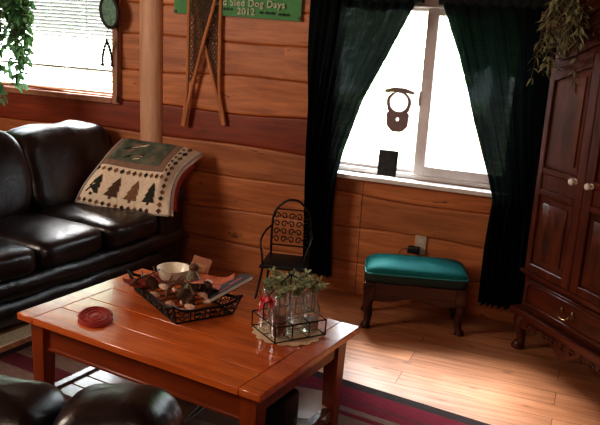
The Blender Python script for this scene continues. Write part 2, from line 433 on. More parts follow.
wb = MB(); PITCH = .21; Z0 = -.007
xs = sorted(set([round(XL + i*.0775, 4) for i in range(int((XR-XL)/.0775)+1)] + [XR, W1[0], W1[1], W2[0], W2[1]]))
def dz(x, row):
    if row <= 0 or row >= 12: return 0
    return .010*sin(2.1*x + row*1.9) + .006*sin(5.7*x + row*3.3)
butt = {0: [-1.24], 1: [-1.24], 2: [-1.24], 3: [-1.24, .4], 4: [-2.0], 5: [-2.72], 6: [-1.8], 7: [-2.72]}
rt = random.Random(3)
tints = {}
for row in range(12):
    lv = sorted(set([0, .012, .03, .06, .12, .3, .5, .7, .88, .94, .97, .988, 1] + [(z - (Z0+PITCH*row))/PITCH for z in (W1[2], W1[3], W2[2], W2[3]) if 0 < (z - (Z0+PITCH*row))/PITCH < 1]))
    def pt(x, t):
        zb = Z0 + PITCH*row + dz(x, row); zt = Z0 + PITCH*(row+1) + dz(x, row+1)
        z = max(0, zb + (zt-zb)*t)
        y = WY - .011*(max(0, 1 - abs(2*t-1)**26)) + .004*noise.noise(V((x*2, row*3.3, z*4)))
        return (x, y, min(z, ZC))
    for i in range(len(xs)-1):
        xa, xb = xs[i], xs[i+1]; xm = (xa+xb)/2
        seg = sum(1 for b in butt.get(row, []) if xm > b)
        if (row, seg) not in tints: tints[(row, seg)] = rt.uniform(.25, 1.0)
        wb.tint = 0.0 if (row == 4 and xm < -1.5) else tints[(row, seg)]
        for k in range(len(lv)-1):
            zm = Z0 + PITCH*(row + (lv[k]+lv[k+1])/2)
            if any(w[0] < xm < w[1] and w[2] < zm < w[3] for w in (W1, W2)): continue
            wb.add([pt(xa, lv[k]), pt(xb, lv[k]), pt(xb, lv[k+1]), pt(xa, lv[k+1])], [(0, 1, 2, 3)])
wb.build('wall_back', M['log'], tint=True, sharp=20, flip=True)
tag(bpy.data.objects['wall_back'], 'wavy-edged honey pine log siding with windows', kind='structure')
# outer skin behind the siding (with the same openings) keeps daylight out
sk = MB()
for (a, b, c, d) in ((XL-.1, XR+.1, -.06, W1[2]), (XL-.1, XR+.1, 1.86, ZC+.1), (XL-.1, W2[0], W1[2], 1.86), (W2[0], W2[1], W1[2], W2[2]), (W2[1], W1[0], W1[2], 1.86), (W1[0], W1[1], W1[3], 1.86), (W1[1], XR+.1, W1[2], 1.86)):
    sk.box(a, b, WY+.01, WY+.11, c, d)
tag(sk.build('wall_back_outer', M['wallplain'], smooth=False), 'outer boards of the log wall', kind='structure')
for nm, bx in (('wall_left', (XL-.1, XL, YF, WY, 0, ZC)), ('wall_right', (XR, XR+.1, YF, WY, 0, ZC)), ('wall_front', (XL-.1, XR+.1, YF-.1, YF, 0, ZC)), ('ceiling', (XL-.1, XR+.1, YF-.1, WY+.1, ZC, ZC+.08))):
    w = MB(); w.box(*bx); tag(w.build(nm, M['wallplain'], smooth=False), kind='structure')

# peeled log post standing against the wall between the windows
p = MB(); prof = []
def postf(u, v):
    a = pi*(1.0 + u); z = v*ZC
    r = .083*(1 + .05*noise.noise(V((u*3, z*2.2, 4)))) 
    return (r*cos(a)*1.03 + .006*sin(z*3), r*sin(a)*.95, z)
p.grid(postf, 18, 30)
tag(p.build('log_post', M['post'], loc=(-2.708, WY+.005, 0), flip=True), 'peeled upright log post between the blind window and the snowshoes', kind='structure')
bpy.data.objects['log_post'].name = 'trim_1'

# window 1 (sliding window behind the curtains)
w1 = thing('window_1', ((W1[0]+W1[1])/2, WY, W1[2]), 0, 'white sliding window between the dark curtains', None, kind='structure')
hw = (W1[1]-W1[0])/2; hh = W1[3]-W1[2]
f = MB(); y0, y1 = -.01, .09
f.box(-hw-.0, -hw+.04, y0, y1, 0, hh, .004); f.box(hw-.04, hw, y0, y1, 0, hh, .004)
f.box(-hw+.04, hw-.04, y0, y1, hh-.045, hh, .004); f.box(-hw+.04, hw-.04, .02, y1, 0, .03, .004)
f.build('window_frame', M['white'], w1)
mx = .005
s = MB()   # fixed sash (left) slim, sliding sash (right) heavier
s.box(mx-.03, mx+.035, .015, .05, .03, hh-.045, .004)
s.box(mx+.035, hw-.04, .015, .05, .03, .085, .004); s.box(mx+.035, hw-.04, .015, .05, hh-.085, hh-.045, .004); s.box(hw-.085, hw-.04, .015, .05, .085, hh-.085, .004)
s.box(mx-.036, mx-.028, .005, .04, hh*.42, hh*.50, .003)
s.build('window_sash', M['white'], w1)
s = MB(); s.box(-hw+.04, mx-.03, .055, .08, .03, .05, .003); s.box(-hw+.04, mx-.03, .055, .08, hh-.065, hh-.045, .003)
s.build('window_sash', M['white'], w1)
g = MB(); g.box(mx+.036, hw-.086, .030, .034, .086, hh-.086); g.build('pane', M['glass'], w1, smooth=False)
g = MB(); g.box(-hw+.041, mx-.031, .066, .070, .051, hh-.066); g.build('pane', M['glass'], w1, smooth=False)
s = MB(); s.box(-hw-.03, hw+.03, -.075, .02, -.028, 0, .006, 2); s.build('window_sill', M['sill'], w1)

# window 2 (behind the blind)
w2 = thing('window_2', ((W2[0]+W2[1])/2, WY, W2[2]), 0, 'window behind the white venetian blind', None, kind='structure')
hw2 = (W2[1]-W2[0])/2; hh2 = W2[3]-W2[2]
f = MB()
f.box(hw2-.015, hw2+.045, -.035, .09, -.05, hh2+.05, .006); f.box(-hw2-.045, -hw2+.015, -.035, .09, -.05, hh2+.05, .006)
f.box(-hw2+.015, hw2-.015, -.035, .09, -.05, -.008, .006); f.box(-hw2+.015, hw2-.015, -.035, .09, hh2, hh2+.05, .006)
f.build('window_frame', M['casing'], w2)
f = MB()
for (a, b, c, d) in ((-hw2+.015, hw2-.015, .0, .016), (-hw2+.015, hw2-.015, hh2-.03, hh2), (-hw2+.015, -hw2+.045, .03, hh2-.03), (hw2-.045, hw2-.015, .03, hh2-.03)):
    f.box(a, b, .05, .085, c, d, .003)
f.build('window_sash', M['white'], w2)
g = MB(); g.box(-hw2+.046, hw2-.046, .066, .070, .031, hh2-.031); g.build('pane', M['glass'], w2, smooth=False)

# venetian blind
bl = thing('venetian_blind', (-3.595, WY-.005, 1.065), 0, 'white venetian blind glowing with daylight over the sofa window', 'blind')
hb = .59
b = MB(); n = 27
for i in range(n):
    z = .178 + i*.0229; q_ = min(1, max(0, (z - .24)/.20)); a = radians(-16 + 74*q_*q_*(3-2*q_))
    pr = [(-.0125*cos(a), -.0125*sin(a)), (0, .0016), (.0125*cos(a), .0125*sin(a))]
    vs = []
    for x in (-hb, hb):
        for (yy, zz) in pr: vs.append((x, yy, z - zz))
    b.add(vs, [(0, 1, 4, 3), (1, 2, 5, 4)])
b.build('slats', M['slat'], bl, flip=True)
b = MB(); b.box(-hb, hb, -.014, .014, .150, .164, .004); b.build('bottom_rail', M['white'], bl)
b = MB(); b.box(-hb, hb, -.02, .02, .775, .81, .004); b.build('head_rail', M['white'], bl)
for x in (-.42, -.1, .39):
    b = MB(); b.tube([(x, -.0145, .155), (x, -.0145, .78)], .0018, 5); b.build('ladder_cord', M['white'], bl)

# added dark strip for the shadow line at the casing edge
pc = MB(); pc.tube([(0, 0, 0), (.001, 0, -.35), (-.001, 0, -.66)], .0045, 6); pc.tube([(-.001, 0, -.66), (-.001, 0, -.70)], .008, 8)
tag(pc.build('casing_shadow_strip', M['bronze'], loc=(-2.945, WY-.045, 1.725)), 'thin dark strip standing in for the shadow line beside the blind window casing', 'shadow strip')

# outdoors
gd = MB(); gd.box(-14, 12, WY+.2, 26, -.62, -.6); tag(gd.build('ground', M['ground'], smooth=False), 'lawn outside the windows', kind='structure')
dk = MB()
for i in range(12): dk.box(-5, 3, WY+.16+i*.145, WY+.295+i*.145, -.12, -.08, .004)
tag(dk.build('deck', M['deck']), 'weathered deck boards outside', kind='structure')
rl = thing('deck_railing', (-1, WY+1.9, -.08), 0, 'pale deck railing seen faintly through the window', 'railing')
r_ = MB(); r_.box(-4, 4, -.045, .045, .98, 1.02, .004); r_.box(-4, 4, -.02, .02, .10, .15, .003); r_.build('rail', M['deck'], rl)
for i in range(5):
    r_ = MB(); r_.box(-4+i*2-.045, -4+i*2+.045, -.046, .046, 0, 1.05, .005); r_.build('post', M['deck'], rl)
bal = MB()
for i in range(64): bal.box(-3.9+i*.123, -3.868+i*.123, -.016, .016, .15, .98)
tag(bal.build('balusters', M['deck'], rl), kind='stuff')
def make_tree(seed, h, rad, lo=.18):
    rnd = random.Random(seed); m = MB()
    for i in range(2600):
        th = rnd.uniform(0, 2*pi); zz = rnd.random()
        rr = rad*(sin(pi*min(1, zz*.92+.08))**.6)*sqrt(rnd.uniform(.15, 1))
        p_ = V((rr*cos(th), rr*sin(th), h*(lo+(1-lo)*zz)))
        d = V((cos(th)+rnd.uniform(-.6, .6), sin(th)+rnd.uniform(-.6, .6), rnd.uniform(-.7, .3)))
        m.leaf(p_, d, (rnd.uniform(-.5, .5), rnd.uniform(-.5, .5), 1), rnd.uniform(.2, .36), rnd.uniform(.1, .2))
    return m
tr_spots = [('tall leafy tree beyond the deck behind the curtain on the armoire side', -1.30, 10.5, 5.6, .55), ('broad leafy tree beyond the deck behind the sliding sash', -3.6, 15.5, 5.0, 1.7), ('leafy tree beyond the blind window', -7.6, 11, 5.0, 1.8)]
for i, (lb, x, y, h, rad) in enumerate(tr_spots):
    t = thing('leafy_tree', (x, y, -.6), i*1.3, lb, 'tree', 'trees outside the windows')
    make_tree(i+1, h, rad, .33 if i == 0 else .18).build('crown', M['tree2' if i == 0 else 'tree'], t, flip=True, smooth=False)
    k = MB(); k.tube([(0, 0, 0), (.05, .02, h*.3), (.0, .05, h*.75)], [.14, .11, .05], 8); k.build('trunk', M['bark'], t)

# ------------------------------------------------------------------ curtains
def interp(tab, z):
    if z >= tab[0][1]: return tab[0][0]
    for (xa, za), (xb, zb) in zip(tab, tab[1:]):
        if za >= z >= zb:
            t = (za-z)/(za-zb); return xa + (xb-xa)*t
    return tab[-1][0]
Lin = [(-.955, 1.80), (-.985, 1.757), (-1.105, 1.486), (-1.25, 1.199), (-1.352, .90), (-1.392, .72), (-1.40, .47), (-1.373, .13)]
Lout = [(-1.60, 1.8), (-1.595, 1.4), (-1.58, 1.0), (-1.568, .6), (-1.555, .13)]
Rin = [(-.87, 1.80), (-.855, 1.74), (-.739, 1.459), (-.629, 1.147), (-.505, .833), (-.47, .724), (-.482, .436), (-.484, .13)]
Rout = [(-.22, 1.8), (-.20, 1.4), (-.21, .75), (-.20, .36), (-.22, .13)]
def curtain(name, tin, tout, folds, label, seed):
    xc = (tin[0][0]+tout[0][0])/2
    root = thing(name, (xc, 4.2, .125), 0, label, 'curtain', None)
    m = MB(); ztop, zbot = 1.83, .125
    def fn(u, v):
        z = zbot + (ztop-zbot)*v
        xo, xi = interp(tout, z), interp(tin, z)
        wob = .25*sin(3*v + seed)
        uu = u + .02*sin(2*pi*(u*2+v))
        x = xo + (xi-xo)*uu
        w = abs(xi-xo); amp = min(.030, .010 + .012*(.55/max(w, .15) - .6))
        amp = max(.010, amp)
        y = 4.192 + amp*sin(2*pi*folds*u + wob*3 + seed) + .4*amp*sin(2*pi*folds*2.3*u + seed*2 + v*2)
        if v > .955: y = 4.205 + .012*sin(2*pi*folds*1.6*u)
        return (x - xc, y - 4.2, z - zbot)
    m.grid(fn, 150, 60)
    m.build('drape', M['curtain'], root, flip=True, sharp=180)
    h = MB()
    def hf(u, v):
        x = tout[0][0] + (tin[0][0]-tout[0][0])*u
        a = 2*pi*v
        return (x-xc, .002 + .024*cos(a) + .004*sin(2*pi*folds*1.6*u), 1.80-zbot - .012 + .05*sin(a))
    h.grid(hf, 60, 12)
    h.build('rod_pocket', M['cushside_c'], root, flip=True, sharp=180)
    return root
M['cushside_c'] = plain('curtain_header_cloth', (.008, .012, .012), .95)
curtain('curtain', Lin, Lout, 7, 'black curtain swept aside beside the green banner, wrought iron chair below', .4)
curtain('curtain', Rin, Rout, 8, 'black curtain swept aside next to the tall armoire, green daylight showing through', 1.9)
rd = thing('curtain_rod', (-.9, 4.2, 1.80), 0, 'dark curtain rod carrying both black curtains', 'curtain rod')
r_ = MB(); r_.tube([(-.82, 0, 0), (.82, 0, 0)], .009, 10); r_.build('pole', M['black'], rd)
for sx in (-1, 1):
    r_ = MB(); r_.pillow((sx*.84, 0, 0), (.025, .02, .02), 1, 1, 14, 8); r_.build('finial', M['black'], rd)
    r_ = MB(); r_.box(sx*.79-.008, sx*.79+.008, -.004, .098, -.008, .008, .002); r_.build('bracket', M['black'], rd)

# clock-shaped ornament hanging in the window
ck = thing('wall_clock', (-1.06, 4.285, 1.03), radians(-3), 'mauve-brown clock with round white dial hanging against the window glass', 'clock')
def circ(r, cx, cz, n=28): return [(cx + r*cos(2*pi*k/n), cz + r*sin(2*pi*k/n)) for k in range(n)]
m = MB(); body = [(-.030, .0), (.030, .0), (.062, .035), (.066, .095), (.062, .13)]
body += [(.072*cos(a), .165+.066*sin(a)) for a in [radians(x) for x in range(-25, 206, 12)]]
body += [(-.062, .13), (-.066, .095), (-.062, .035)]
# case plate with round openings for the dial and the pendulum disc
def ringed(out_pts, cx, cz, rad, n=40):
    inner = [(cx+rad*cos(2*pi*k/n), cz+rad*sin(2*pi*k/n)) for k in range(n)]
    outer = []
    for k in range(n):
        d = V((cos(2*pi*k/n), sin(2*pi*k/n))); best = 9
        for i in range(len(out_pts)):
            a = V(out_pts[i])-V((cx, cz)); b_ = V(out_pts[(i+1) % len(out_pts)])-V((cx, cz)); e = b_-a
            den = d.x*e.y-d.y*e.x
            if abs(den) < 1e-9: continue
            t = (a.x*e.y-a.y*e.x)/den; q = (a.x*d.y-a.y*d.x)/den
            if t > 0 and -1e-6 <= q <= 1+1e-6: best = min(best, t)
        outer.append((cx+d.x*best, cz+d.y*best))
    vs = [(x, -.012, z) for x, z in outer]+[(x, -.012, z) for x, z in inner]+[(x, 0, z) for x, z in outer]+[(x, 0, z) for x, z in inner]
    fs = []
    for k in range(n):
        l = (k+1) % n
        fs += [(k, l, n+l, n+k), (2*n+k, 3*n+k, 3*n+l, 2*n+l), (k, 2*n+k, 2*n+l, l), (n+k, n+l, 3*n+l, 3*n+k)]
    m.add(vs, fs)
up_ = [p_ for p_ in body if p_[1] > .1]; lo_ = [(-.030, .0), (.030, .0), (.062, .035), (.066, .095), (.064, .112), (-.064, .112), (-.066, .095), (-.062, .035)]
ringed([(-.064, .112), (.064, .112)] + [p_ for p_ in body if p_[1] > .12 ], 0, .168, .054)
ringed(lo_, 0, .072, .011); m.build('clock_case', M['clock'], ck, sharp=30)
m = MB(); m.prism([(-.085, .218), (-.05, .222), (-.02, .226), (.02, .226), (.05, .222), (.085, .218), (.084, .234), (.03, .250), (-.03, .250), (-.084, .234)], -.016, .004, 'y'); m.build('crest', M['clock'], ck)
m = MB(); m.prism(circ(.0535, 0, .168), -.007, -.005, 'y'); m.build('dial', M['dial'], ck)
m = MB(); m.prism(circ(.0106, 0, .072, 14), -.007, -.005, 'y'); m.build('pendulum_disc', M['dial'], ck)

# small black frame on the sill
fr = thing('picture_frame', (-1.093, 4.262, .758), radians(-4), 'small black photo frame standing on the white sill below the clock', 'photo frame')
fr.rotation_euler = (radians(-5), 0, radians(-4))
m = MB(); m.box(-.058, .058, -.006, .006, .012, .162, .003); m.build('frame', M['blackpl'], fr)
m = MB(); m.box(-.047, .047, -.0085, -.0062, .025, .150); m.build('picture', M['book'], fr)
m = MB(); m.tube([(-.055, -.02, .003), (-.055, 0, .012)], .004, 6); m.tube([(.055, -.02, .003), (.055, 0, .012)], .004, 6); m.tube([(-.058, -.021, .003), (.058, -.021, .003)], .003, 6); m.build('stand', M['blackpl'], fr)

# outlet, plug and cord
ol = thing('wall_outlet', (-.861, 4.303, .378), 0, 'almond plastic wall outlet plate above the green footstool', 'outlet')
m = MB(); m.box(-.034, .034, -.006, .004, -.057, .057, .003); m.build('plate', M['beige'], ol)
for zz in (-.026, .026):
    m = MB(); m.box(-.017, .017, -.0085, -.0062, zz-.017, zz+.017, .0015); m.build('receptacle', M['white'], ol)
pg = thing('power_adapter', (-.885, 4.283, .352), 0, 'black plug adapter in the outlet with a tan cord', 'power adapter')
m = MB(); m.box(-.042, .026, -.03, .010, -.02, .02, .005, 2); m.build('plug', M['blackpl'], pg)
m = MB(); m.tube(smoothpts([(-.04, -.012, 0), (-.075, -.015, -.005), (-.098, -.02, -.05), (-.10, -.02, -.16), (-.11, -.02, -.33), (-.18, -.02, -.355), (-.30, -.03, -.360)]), .0035, 6); m.build('cord', M['cord'], pg)

# ------------------------------------------------------------------ wall decorations
def snowshoe(name, pts, y, label, seed, yoff):
    t0 = V((pts[0][0], y, pts[0][1]))
    root = thing(name, t0, 0, label, 'snowshoe', 'snowshoes crossed on the log wall')
    full = smoothpts([V((x, y, z)) - t0 for x, z in pts], 8)
    m = MB(); m.tube(full, [.0118]*len(full), 8); m.build('frame', M['snow'], root)
    # scan the outline for the webbing
    segs = [(full[i], full[i+1]) for i in range(len(full)-1)]
    def span(z):
        xs_ = sorted(a.x + (b.x-a.x)*(z-a.z)/(b.z-a.z) for a, b in segs if (a.z-z)*(b.z-z) < 0)
        return (xs_[0], xs_[-1]) if len(xs_) > 1 else None
    zt = max(p_.z for p_ in full)
    for z in (zt*.86,):
        a = span(z)
        c = MB(); c.box(a[0], a[1], -.006, .006, z-.012, z+.012, .003); c.build('crossbar', M['snow'], root)
    wbm = MB()
    z = zt*.30
    def strand(x0, z0, dx, dzz):
        # clip a diagonal to the outline
        N = 70; run = []
        for i in range(N+1):
            xx = x0 + dx*i/N; zz = z0 + dzz*i/N
            sp = span(zz)
            if sp and sp[0] <= xx <= sp[1] and zz > zt*.24: run.append((xx, 0, zz))
            else:
                if len(run) > 1: wbm.tube([run[0], run[-1]], .0032, 4)
                run = []
        if len(run) > 1: wbm.tube([run[0], run[-1]], .0032, 4)
    lo = min(p_.x for p_ in full)-.05; hi = max(p_.x for p_ in full)+.05
    for k in range(40):
        z0 = zt*.05 + k*.036
        strand(lo, z0 - .25, hi-lo, .55); strand(hi, z0 - .25, lo-hi, .55)
    zz = zt*.26
    while zz < zt*.985:
        sp = span(zz)
        if sp and sp[1]-sp[0] > .01: wbm.tube([(sp[0], .002, zz), (sp[1], .002, zz)], .0028, 4)
        zz += .027
    wbm.build('webbing', M['web'], root)
    return root
A = [(-2.447, .925), (-2.434, 1.03), (-2.422, 1.18), (-2.421, 1.5), (-2.42, 1.75), (-2.40, 1.95), (-2.35, 2.06), (-2.29, 2.08), (-2.24, 2.02), (-2.225, 1.9), (-2.245, 1.7), (-2.31, 1.467), (-2.385, 1.18), (-2.420, 1.02), (-2.436, .925)]
B = [(-2.160, .955), (-2.185, 1.06), (-2.207, 1.18), (-2.214, 1.5), (-2.216, 1.75), (-2.235, 1.95), (-2.285, 2.06), (-2.345, 2.08), (-2.395, 2.02), (-2.41, 1.9), (-2.39, 1.7), (-2.318, 1.44), (-2.236, 1.18), (-2.195, 1.04), (-2.172, .955)]
snowshoe('snowshoe', A, 4.262, 'wooden snowshoe whose tail points toward the log post, crossed over its pair', 1, 0)
snowshoe('snowshoe', B, 4.286, 'wooden snowshoe whose tail points toward the curtain, crossed behind its pair', 2, 0)

bn = thing('banner', (-2.115, 4.288, 1.615), 0, 'green sled dog event banner tacked to the log wall', 'banner')
m = MB()
def bf(u, v): return (-.424 + .848*u, .004*sin(u*9)*(1-v*.5), .004*sin(u*5) + .36*v)
m.grid(bf, 40, 6); m.build('cloth', M['green'], bn, flip=True)
def text(body, size, loc, mat, parent):
    cu = bpy.data.curves.new('lettering', 'FONT'); cu.body = body; cu.size = size; cu.extrude = .0008; cu.offset = .0009; cu.space_character = 1.08
    o = bpy.data.objects.new('lettering_source', cu); COL.objects.link(o)
    bpy.context.view_layer.update()
    me = bpy.data.meshes.new_from_object(o.evaluated_get(bpy.context.evaluated_depsgraph_get()))
    bpy.data.objects.remove(o); me.name = 'lettering'
    me.materials.clear(); me.materials.append(mat)
    o = bpy.data.objects.new('lettering', me); COL.objects.link(o); o.parent = parent
    o.location = loc; o.rotation_euler = (pi/2, 0, 0)
    return o
text('and Sled Dog Days', .056, (-.142, -.0075, .065), M['lett'], bn)
text('2012', .056, (.012, -.0075, .016), M['lett'], bn)
for (x, z) in ((.416, .012), (-.416, .014)):
    m = MB(); m.prism(circ(.009, x, z, 12), -.008, -.004, 'y'); m.build('grommet', M['grey'], bn)
m = MB()
for (cx, cz, w) in ((-.055, .045, .03), (.20, .035, .045), (.31, .03, .03)):
    for k in range(3):
        x = cx - w + k*w*.8; m.prism([(x, cz-.006), (x+w*.5, cz-.010), (x+w*.7, cz+.002), (x+w*.3, cz+.008)], -.0075, -.0055, 'y')
m.build('printed_leaves', M['dkgreen'], bn)

# oval ornament in the blind window
ov = thing('oval_suncatcher', (-2.967, 4.215, 1.255), 0, 'oval green suncatcher with beaded tassels hanging before the blind', 'suncatcher')
def el(a, b, cx, cz, n=32, tilt=.18):
    o = []
    for k in range(n):
        t = 2*pi*k/n; x = a*cos(t); z = b*sin(t)
        o.append((cx + x*cos(tilt) + z*sin(tilt)*-1, cz + x*sin(tilt) + z*cos(tilt)))
    return o
m = MB(); m.tube([(x, 0, z) for x, z in el(.064, .098, 0, .345)], .011, 8, True); m.build('ring', M['bronze'], ov)
m = MB(); m.prism(el(.060, .094, 0, .345), -.003, .003, 'y'); m.build('glass_disc', M['stainedglass'], ov)
m = MB(); m.tube([(-.002, 0, .25), (-.018, 0, .215), (-.02, 0, .165)], .0025, 5); m.build('tassel_cord', M['bronze'], ov)
m = MB(); m.tube([(.0, 0, .44), (.0, 0, .56)], .002, 5); m.build('hanging_cord', M['bronze'], ov)
for sx, xe in ((-1, -.052), (1, .022)):
    m = MB()
    for k in range(9):
        t = k/8; x = -.02 + (xe+.02)*t + .010*sx*sin(pi*t); z = .165 - .15*t
        m.pillow((x, 0, z), (.009, .009, .012), 1, 1, 8, 6)
    m.tube([(xe-.012, 0, .012), (xe+.012, 0, .008)], .006, 6)
    m.build('bead_strand', M['bronze'], ov)

# ------------------------------------------------------------------ hanging plant, top of picture by the blind
hp = thing('hanging_plant', (-3.50, 3.80, 2.42), 0, 'leafy green plant spilling from a hanging pot before the blind', 'plant')
m = MB(); m.lathe([(.07, -.62), (.11, -.56), (.13, -.45), (.135, -.43), (.12, -.43), (.11, -.46), (.0, -.47)], n=22); m.build('pot', M['pot'], hp)
m = MB()
for k in range(3):
    a = 2*pi*k/3; m.tube([(.128*cos(a), .128*sin(a), -.435), (0, 0, -.02)], .003, 5)
m.tube([(0, 0, -.04), (0, 0, 0)], .006, 6); m.build('hanger', M['black'], hp)
st = MB(); lf = MB(); rnd = random.Random(11)
for k in range(60):
    a = rnd.uniform(0, 2*pi); L = rnd.uniform(.15, .93)**1.0; out_ = rnd.uniform(.10, .245)
    pts = [(.05*cos(a), .05*sin(a), -.46), (.6*out_*cos(a), .6*out_*sin(a), -.40), (out_*cos(a), out_*sin(a), -.5 - L*.25), (out_*1.05*cos(a)+rnd.uniform(-.05, .05), out_*1.05*sin(a)+rnd.uniform(-.05, .05), -.47 - L)]
    sp = smoothpts(pts, 6); st.tube(sp, .0025, 4)
    for i in range(3, len(sp)):
        for q in range(3):
            aa = rnd.uniform(0, 2*pi)
            lf.leaf(sp[i], (cos(aa), sin(aa), rnd.uniform(-1.1, .15)), (rnd.uniform(-.4, .4), rnd.uniform(-.4, .4), 1), rnd.uniform(.05, .088), rnd.uniform(.03, .052))
st.build('stems', M['stem'], hp); lf.build('foliage', M['leaf'], hp, flip=True, smooth=False)

# ------------------------------------------------------------------ sofa by the log wall
sofa_rot = radians(90-8.8)
sf = thing('sofa', (-2.335, 4.11, .010), sofa_rot, 'black leather sofa under the blind window with a quilt over its arm', 'sofa')
L_ = M['leather']
m = MB(); m.box(-1.90, -.01, .06, .92, .04, .30, .02, 2); m.build('base', L_, sf)
m = MB()
def roll(y, z, ry, rz, x0, x1, mb, n=16):
    def f_(u, v):
        a = 2*pi*v; x = x0 + (x1-x0)*u
        return (x, y + ry*cos(a), z + rz*sin(a) + .004*sin(x*17))
    mb.grid(f_, 30, n)
roll(.05, .235, .05, .062, -1.90, -.005, m); m.build('front_rail', L_, sf, sharp=180)
m = MB(); roll(.06, .105, .04, .07, -1.90, -.005, m); m.build('lower_rail', L_, sf, sharp=180)
for i in range(3):
    cx = -.24 - .455*(i+.5)
    m = MB(); m.pillow((cx, .33, .365), (.229, .36, .085), .5, .30, 56, 22, .018, 5, i); m.build('seat_cushion', L_, sf, sharp=180)
    m = MB()
    def lean(p_): return (p_.x, p_.y + p_.z*.32 - .05*(p_.z/.26)**2*0, p_.z)
    bx = (-.330, .372) if i == 0 else (cx, .232)
    m.pillow((bx[0], .70, .640), (bx[1], .135, .250), .42 if i == 0 else .58, .36, 56, 26, .030, 5, i+5, lean); m.build('back_cushion', L_, sf, sharp=180)
m = MB(); m.pillow((-.95, .86, .46), (.95, .10, .39), .3, .25, 60, 20, .01); m.build('back', L_, sf, sharp=180)
for xx in (-.125, -1.77):
    ex_ = .03 if xx > -1 else 0
    m = MB(); m.pillow((xx+ex_, .455, .30), (.120, .44, .26), .35, .3, 48, 20, .012, 4)
    m.pillow((xx+ex_*1.6, .445, .505), (.140, .44, .080), .6, .35, 48, 20, .012, 4, 3, lambda p_: (p_.x, p_.y, p_.z + .10*max(0, (p_.y+.15)/.6)))
    m.build('arm', L_, sf, sharp=180)
for xx in (-1.8, -.1):
    for yy in (.12, .84):
        m = MB(); m.box(xx-.03, xx+.03, yy-.03, yy+.03, 0, .05, .004); m.build('foot', M['blackpl'], sf)

# quilt draped over the sofa arm
qloc = V((-2.55, 3.95, .42))
qt = thing('quilt', qloc, 0, 'folded patchwork quilt with fir trees draped over the sofa arm', 'quilt')
BL, BR, TL, TR = V((-2.885, 3.735, .475)), V((-2.305, 3.875, .435)), V((-2.70, 3.98, .855)), V((-2.262, 4.15, .808))
nrm = (BR-BL).cross(TL-BL).normalized()
def Q(u, v, off=0.0):
    p_ = (BL*(1-u)+BR*u)*(1-v) + (TL*(1-u)+TR*u)*v
    d = .075*sin(pi*min(1, max(0, v)))*(.7+.3*sin(pi*u)) + .012*sin(7*u+3*v) + .010*sin(9*v+2*u)
    # right hand flank bends away
    d -= .06*max(0, u-.82)/.18*(.4+v*.6) + .03*max(0, .10-u)/.1
    # lower hem sags a little
    p_ = p_ + V((0, 0, -.02*sin(pi*u)*(1-v)))
    p_ = p_ + (BL-BR).normalized()*.055*sin(pi*min(1, max(0, v)))*max(0, u)**4
    return p_ + nrm*(d+off) - qloc
m = MB(); mats = [M['q_cream'], M['q_brown'], M['q_tan'], M['q_dark'], M['q_taupe'], M['q_green'], M['q_edge']]
m.grid(lambda u, v: Q(u, v), 48, 36)
m.cur = 6
for (fa, fb) in (((lambda t: Q(t, 0, .004)), 0), ((lambda t: Q(1, t, .004)), 0), ((lambda t: Q(0, t, .004)), 0)):
    m.tube([fa(t/30) for t in range(31)], .007, 6)
def patch(u0, u1, v0, v1, mi, off, nu=20, nv=12):
    m.cur = mi; m.grid(lambda a, b: Q(u0+(u1-u0)*a, v0+(v1-v0)*b, off), nu, nv)
def poly(pts, mi, off=.004):
    m.cur = mi; c = (sum(a for a, b in pts)/len(pts), sum(b for a, b in pts)/len(pts))
    vs = [Q(c[0], c[1], off)] + [Q(a, b, off) for a, b in pts]
    m.add(vs, [(0, i+1, (i+1) % len(pts)+1) for i in range(len(pts))])
patch(-.005, .80, .56, 1.0, 4, .003); patch(.05, .70, .64, 1.0, 5, .006, 24, 14)
rq = random.Random(4)
for k in range(16):   # hills and birds on the centre panel
    u0, v0 = rq.uniform(.08, .6), rq.uniform(.66, .9)
    poly([(u0, v0), (u0+.07, v0+.02), (u0+.10, v0+.07), (u0+.05, v0+.05)], rq.choice([0, 3, 4, 3, 5]), .009)
for i in range(4):    # tree row
    u0 = .13 + i*.205; v0 = .115; s = .075; hq = .30
    tr = [(-.15, 0), (.15, 0), (.15, .12), (.95, .12), (.55, .38), (.8, .38), (.42, .63), (.62, .63), (.0, 1.0), (-.62, .63), (-.42, .63), (-.8, .38), (-.55, .38), (-.95, .12), (-.15, .12)]
    pts = [(u0 + a*s, v0 + b*hq) for a, b in tr]
    m.cur = [3, 1, 2, 3][i]
    vs = [Q(a, b, .005) for a, b in pts]
    m.add(vs, [(0, 1, 2, 14), (3, 4, 12, 13), (2, 3, 13, 14), (4, 5, 6, 10, 11, 12), (6, 7, 8, 9, 10)])
def dia(cu, cv, a, b, mi): poly([(cu-a, cv), (cu, cv-b), (cu+a, cv), (cu, cv+b)], mi)
for k in range(12): dia(.02+k*.072, .50, .026, .036, [3, 2, 1, 2][k % 4])
for k in range(12): dia(.03+k*.066, .045, .022, .030, [2, 3, 1][k % 3])
for k in range(12): dia(.885, .05+k*.084, .030, .036, [1, 2, 3, 2][k % 4])
for k in range(6): dia(.83-.0*k, .60+k*.07, .016, .024, [3, 1][k % 2])
m.build('patchwork_top', mats, qt, flip=True, sharp=180)
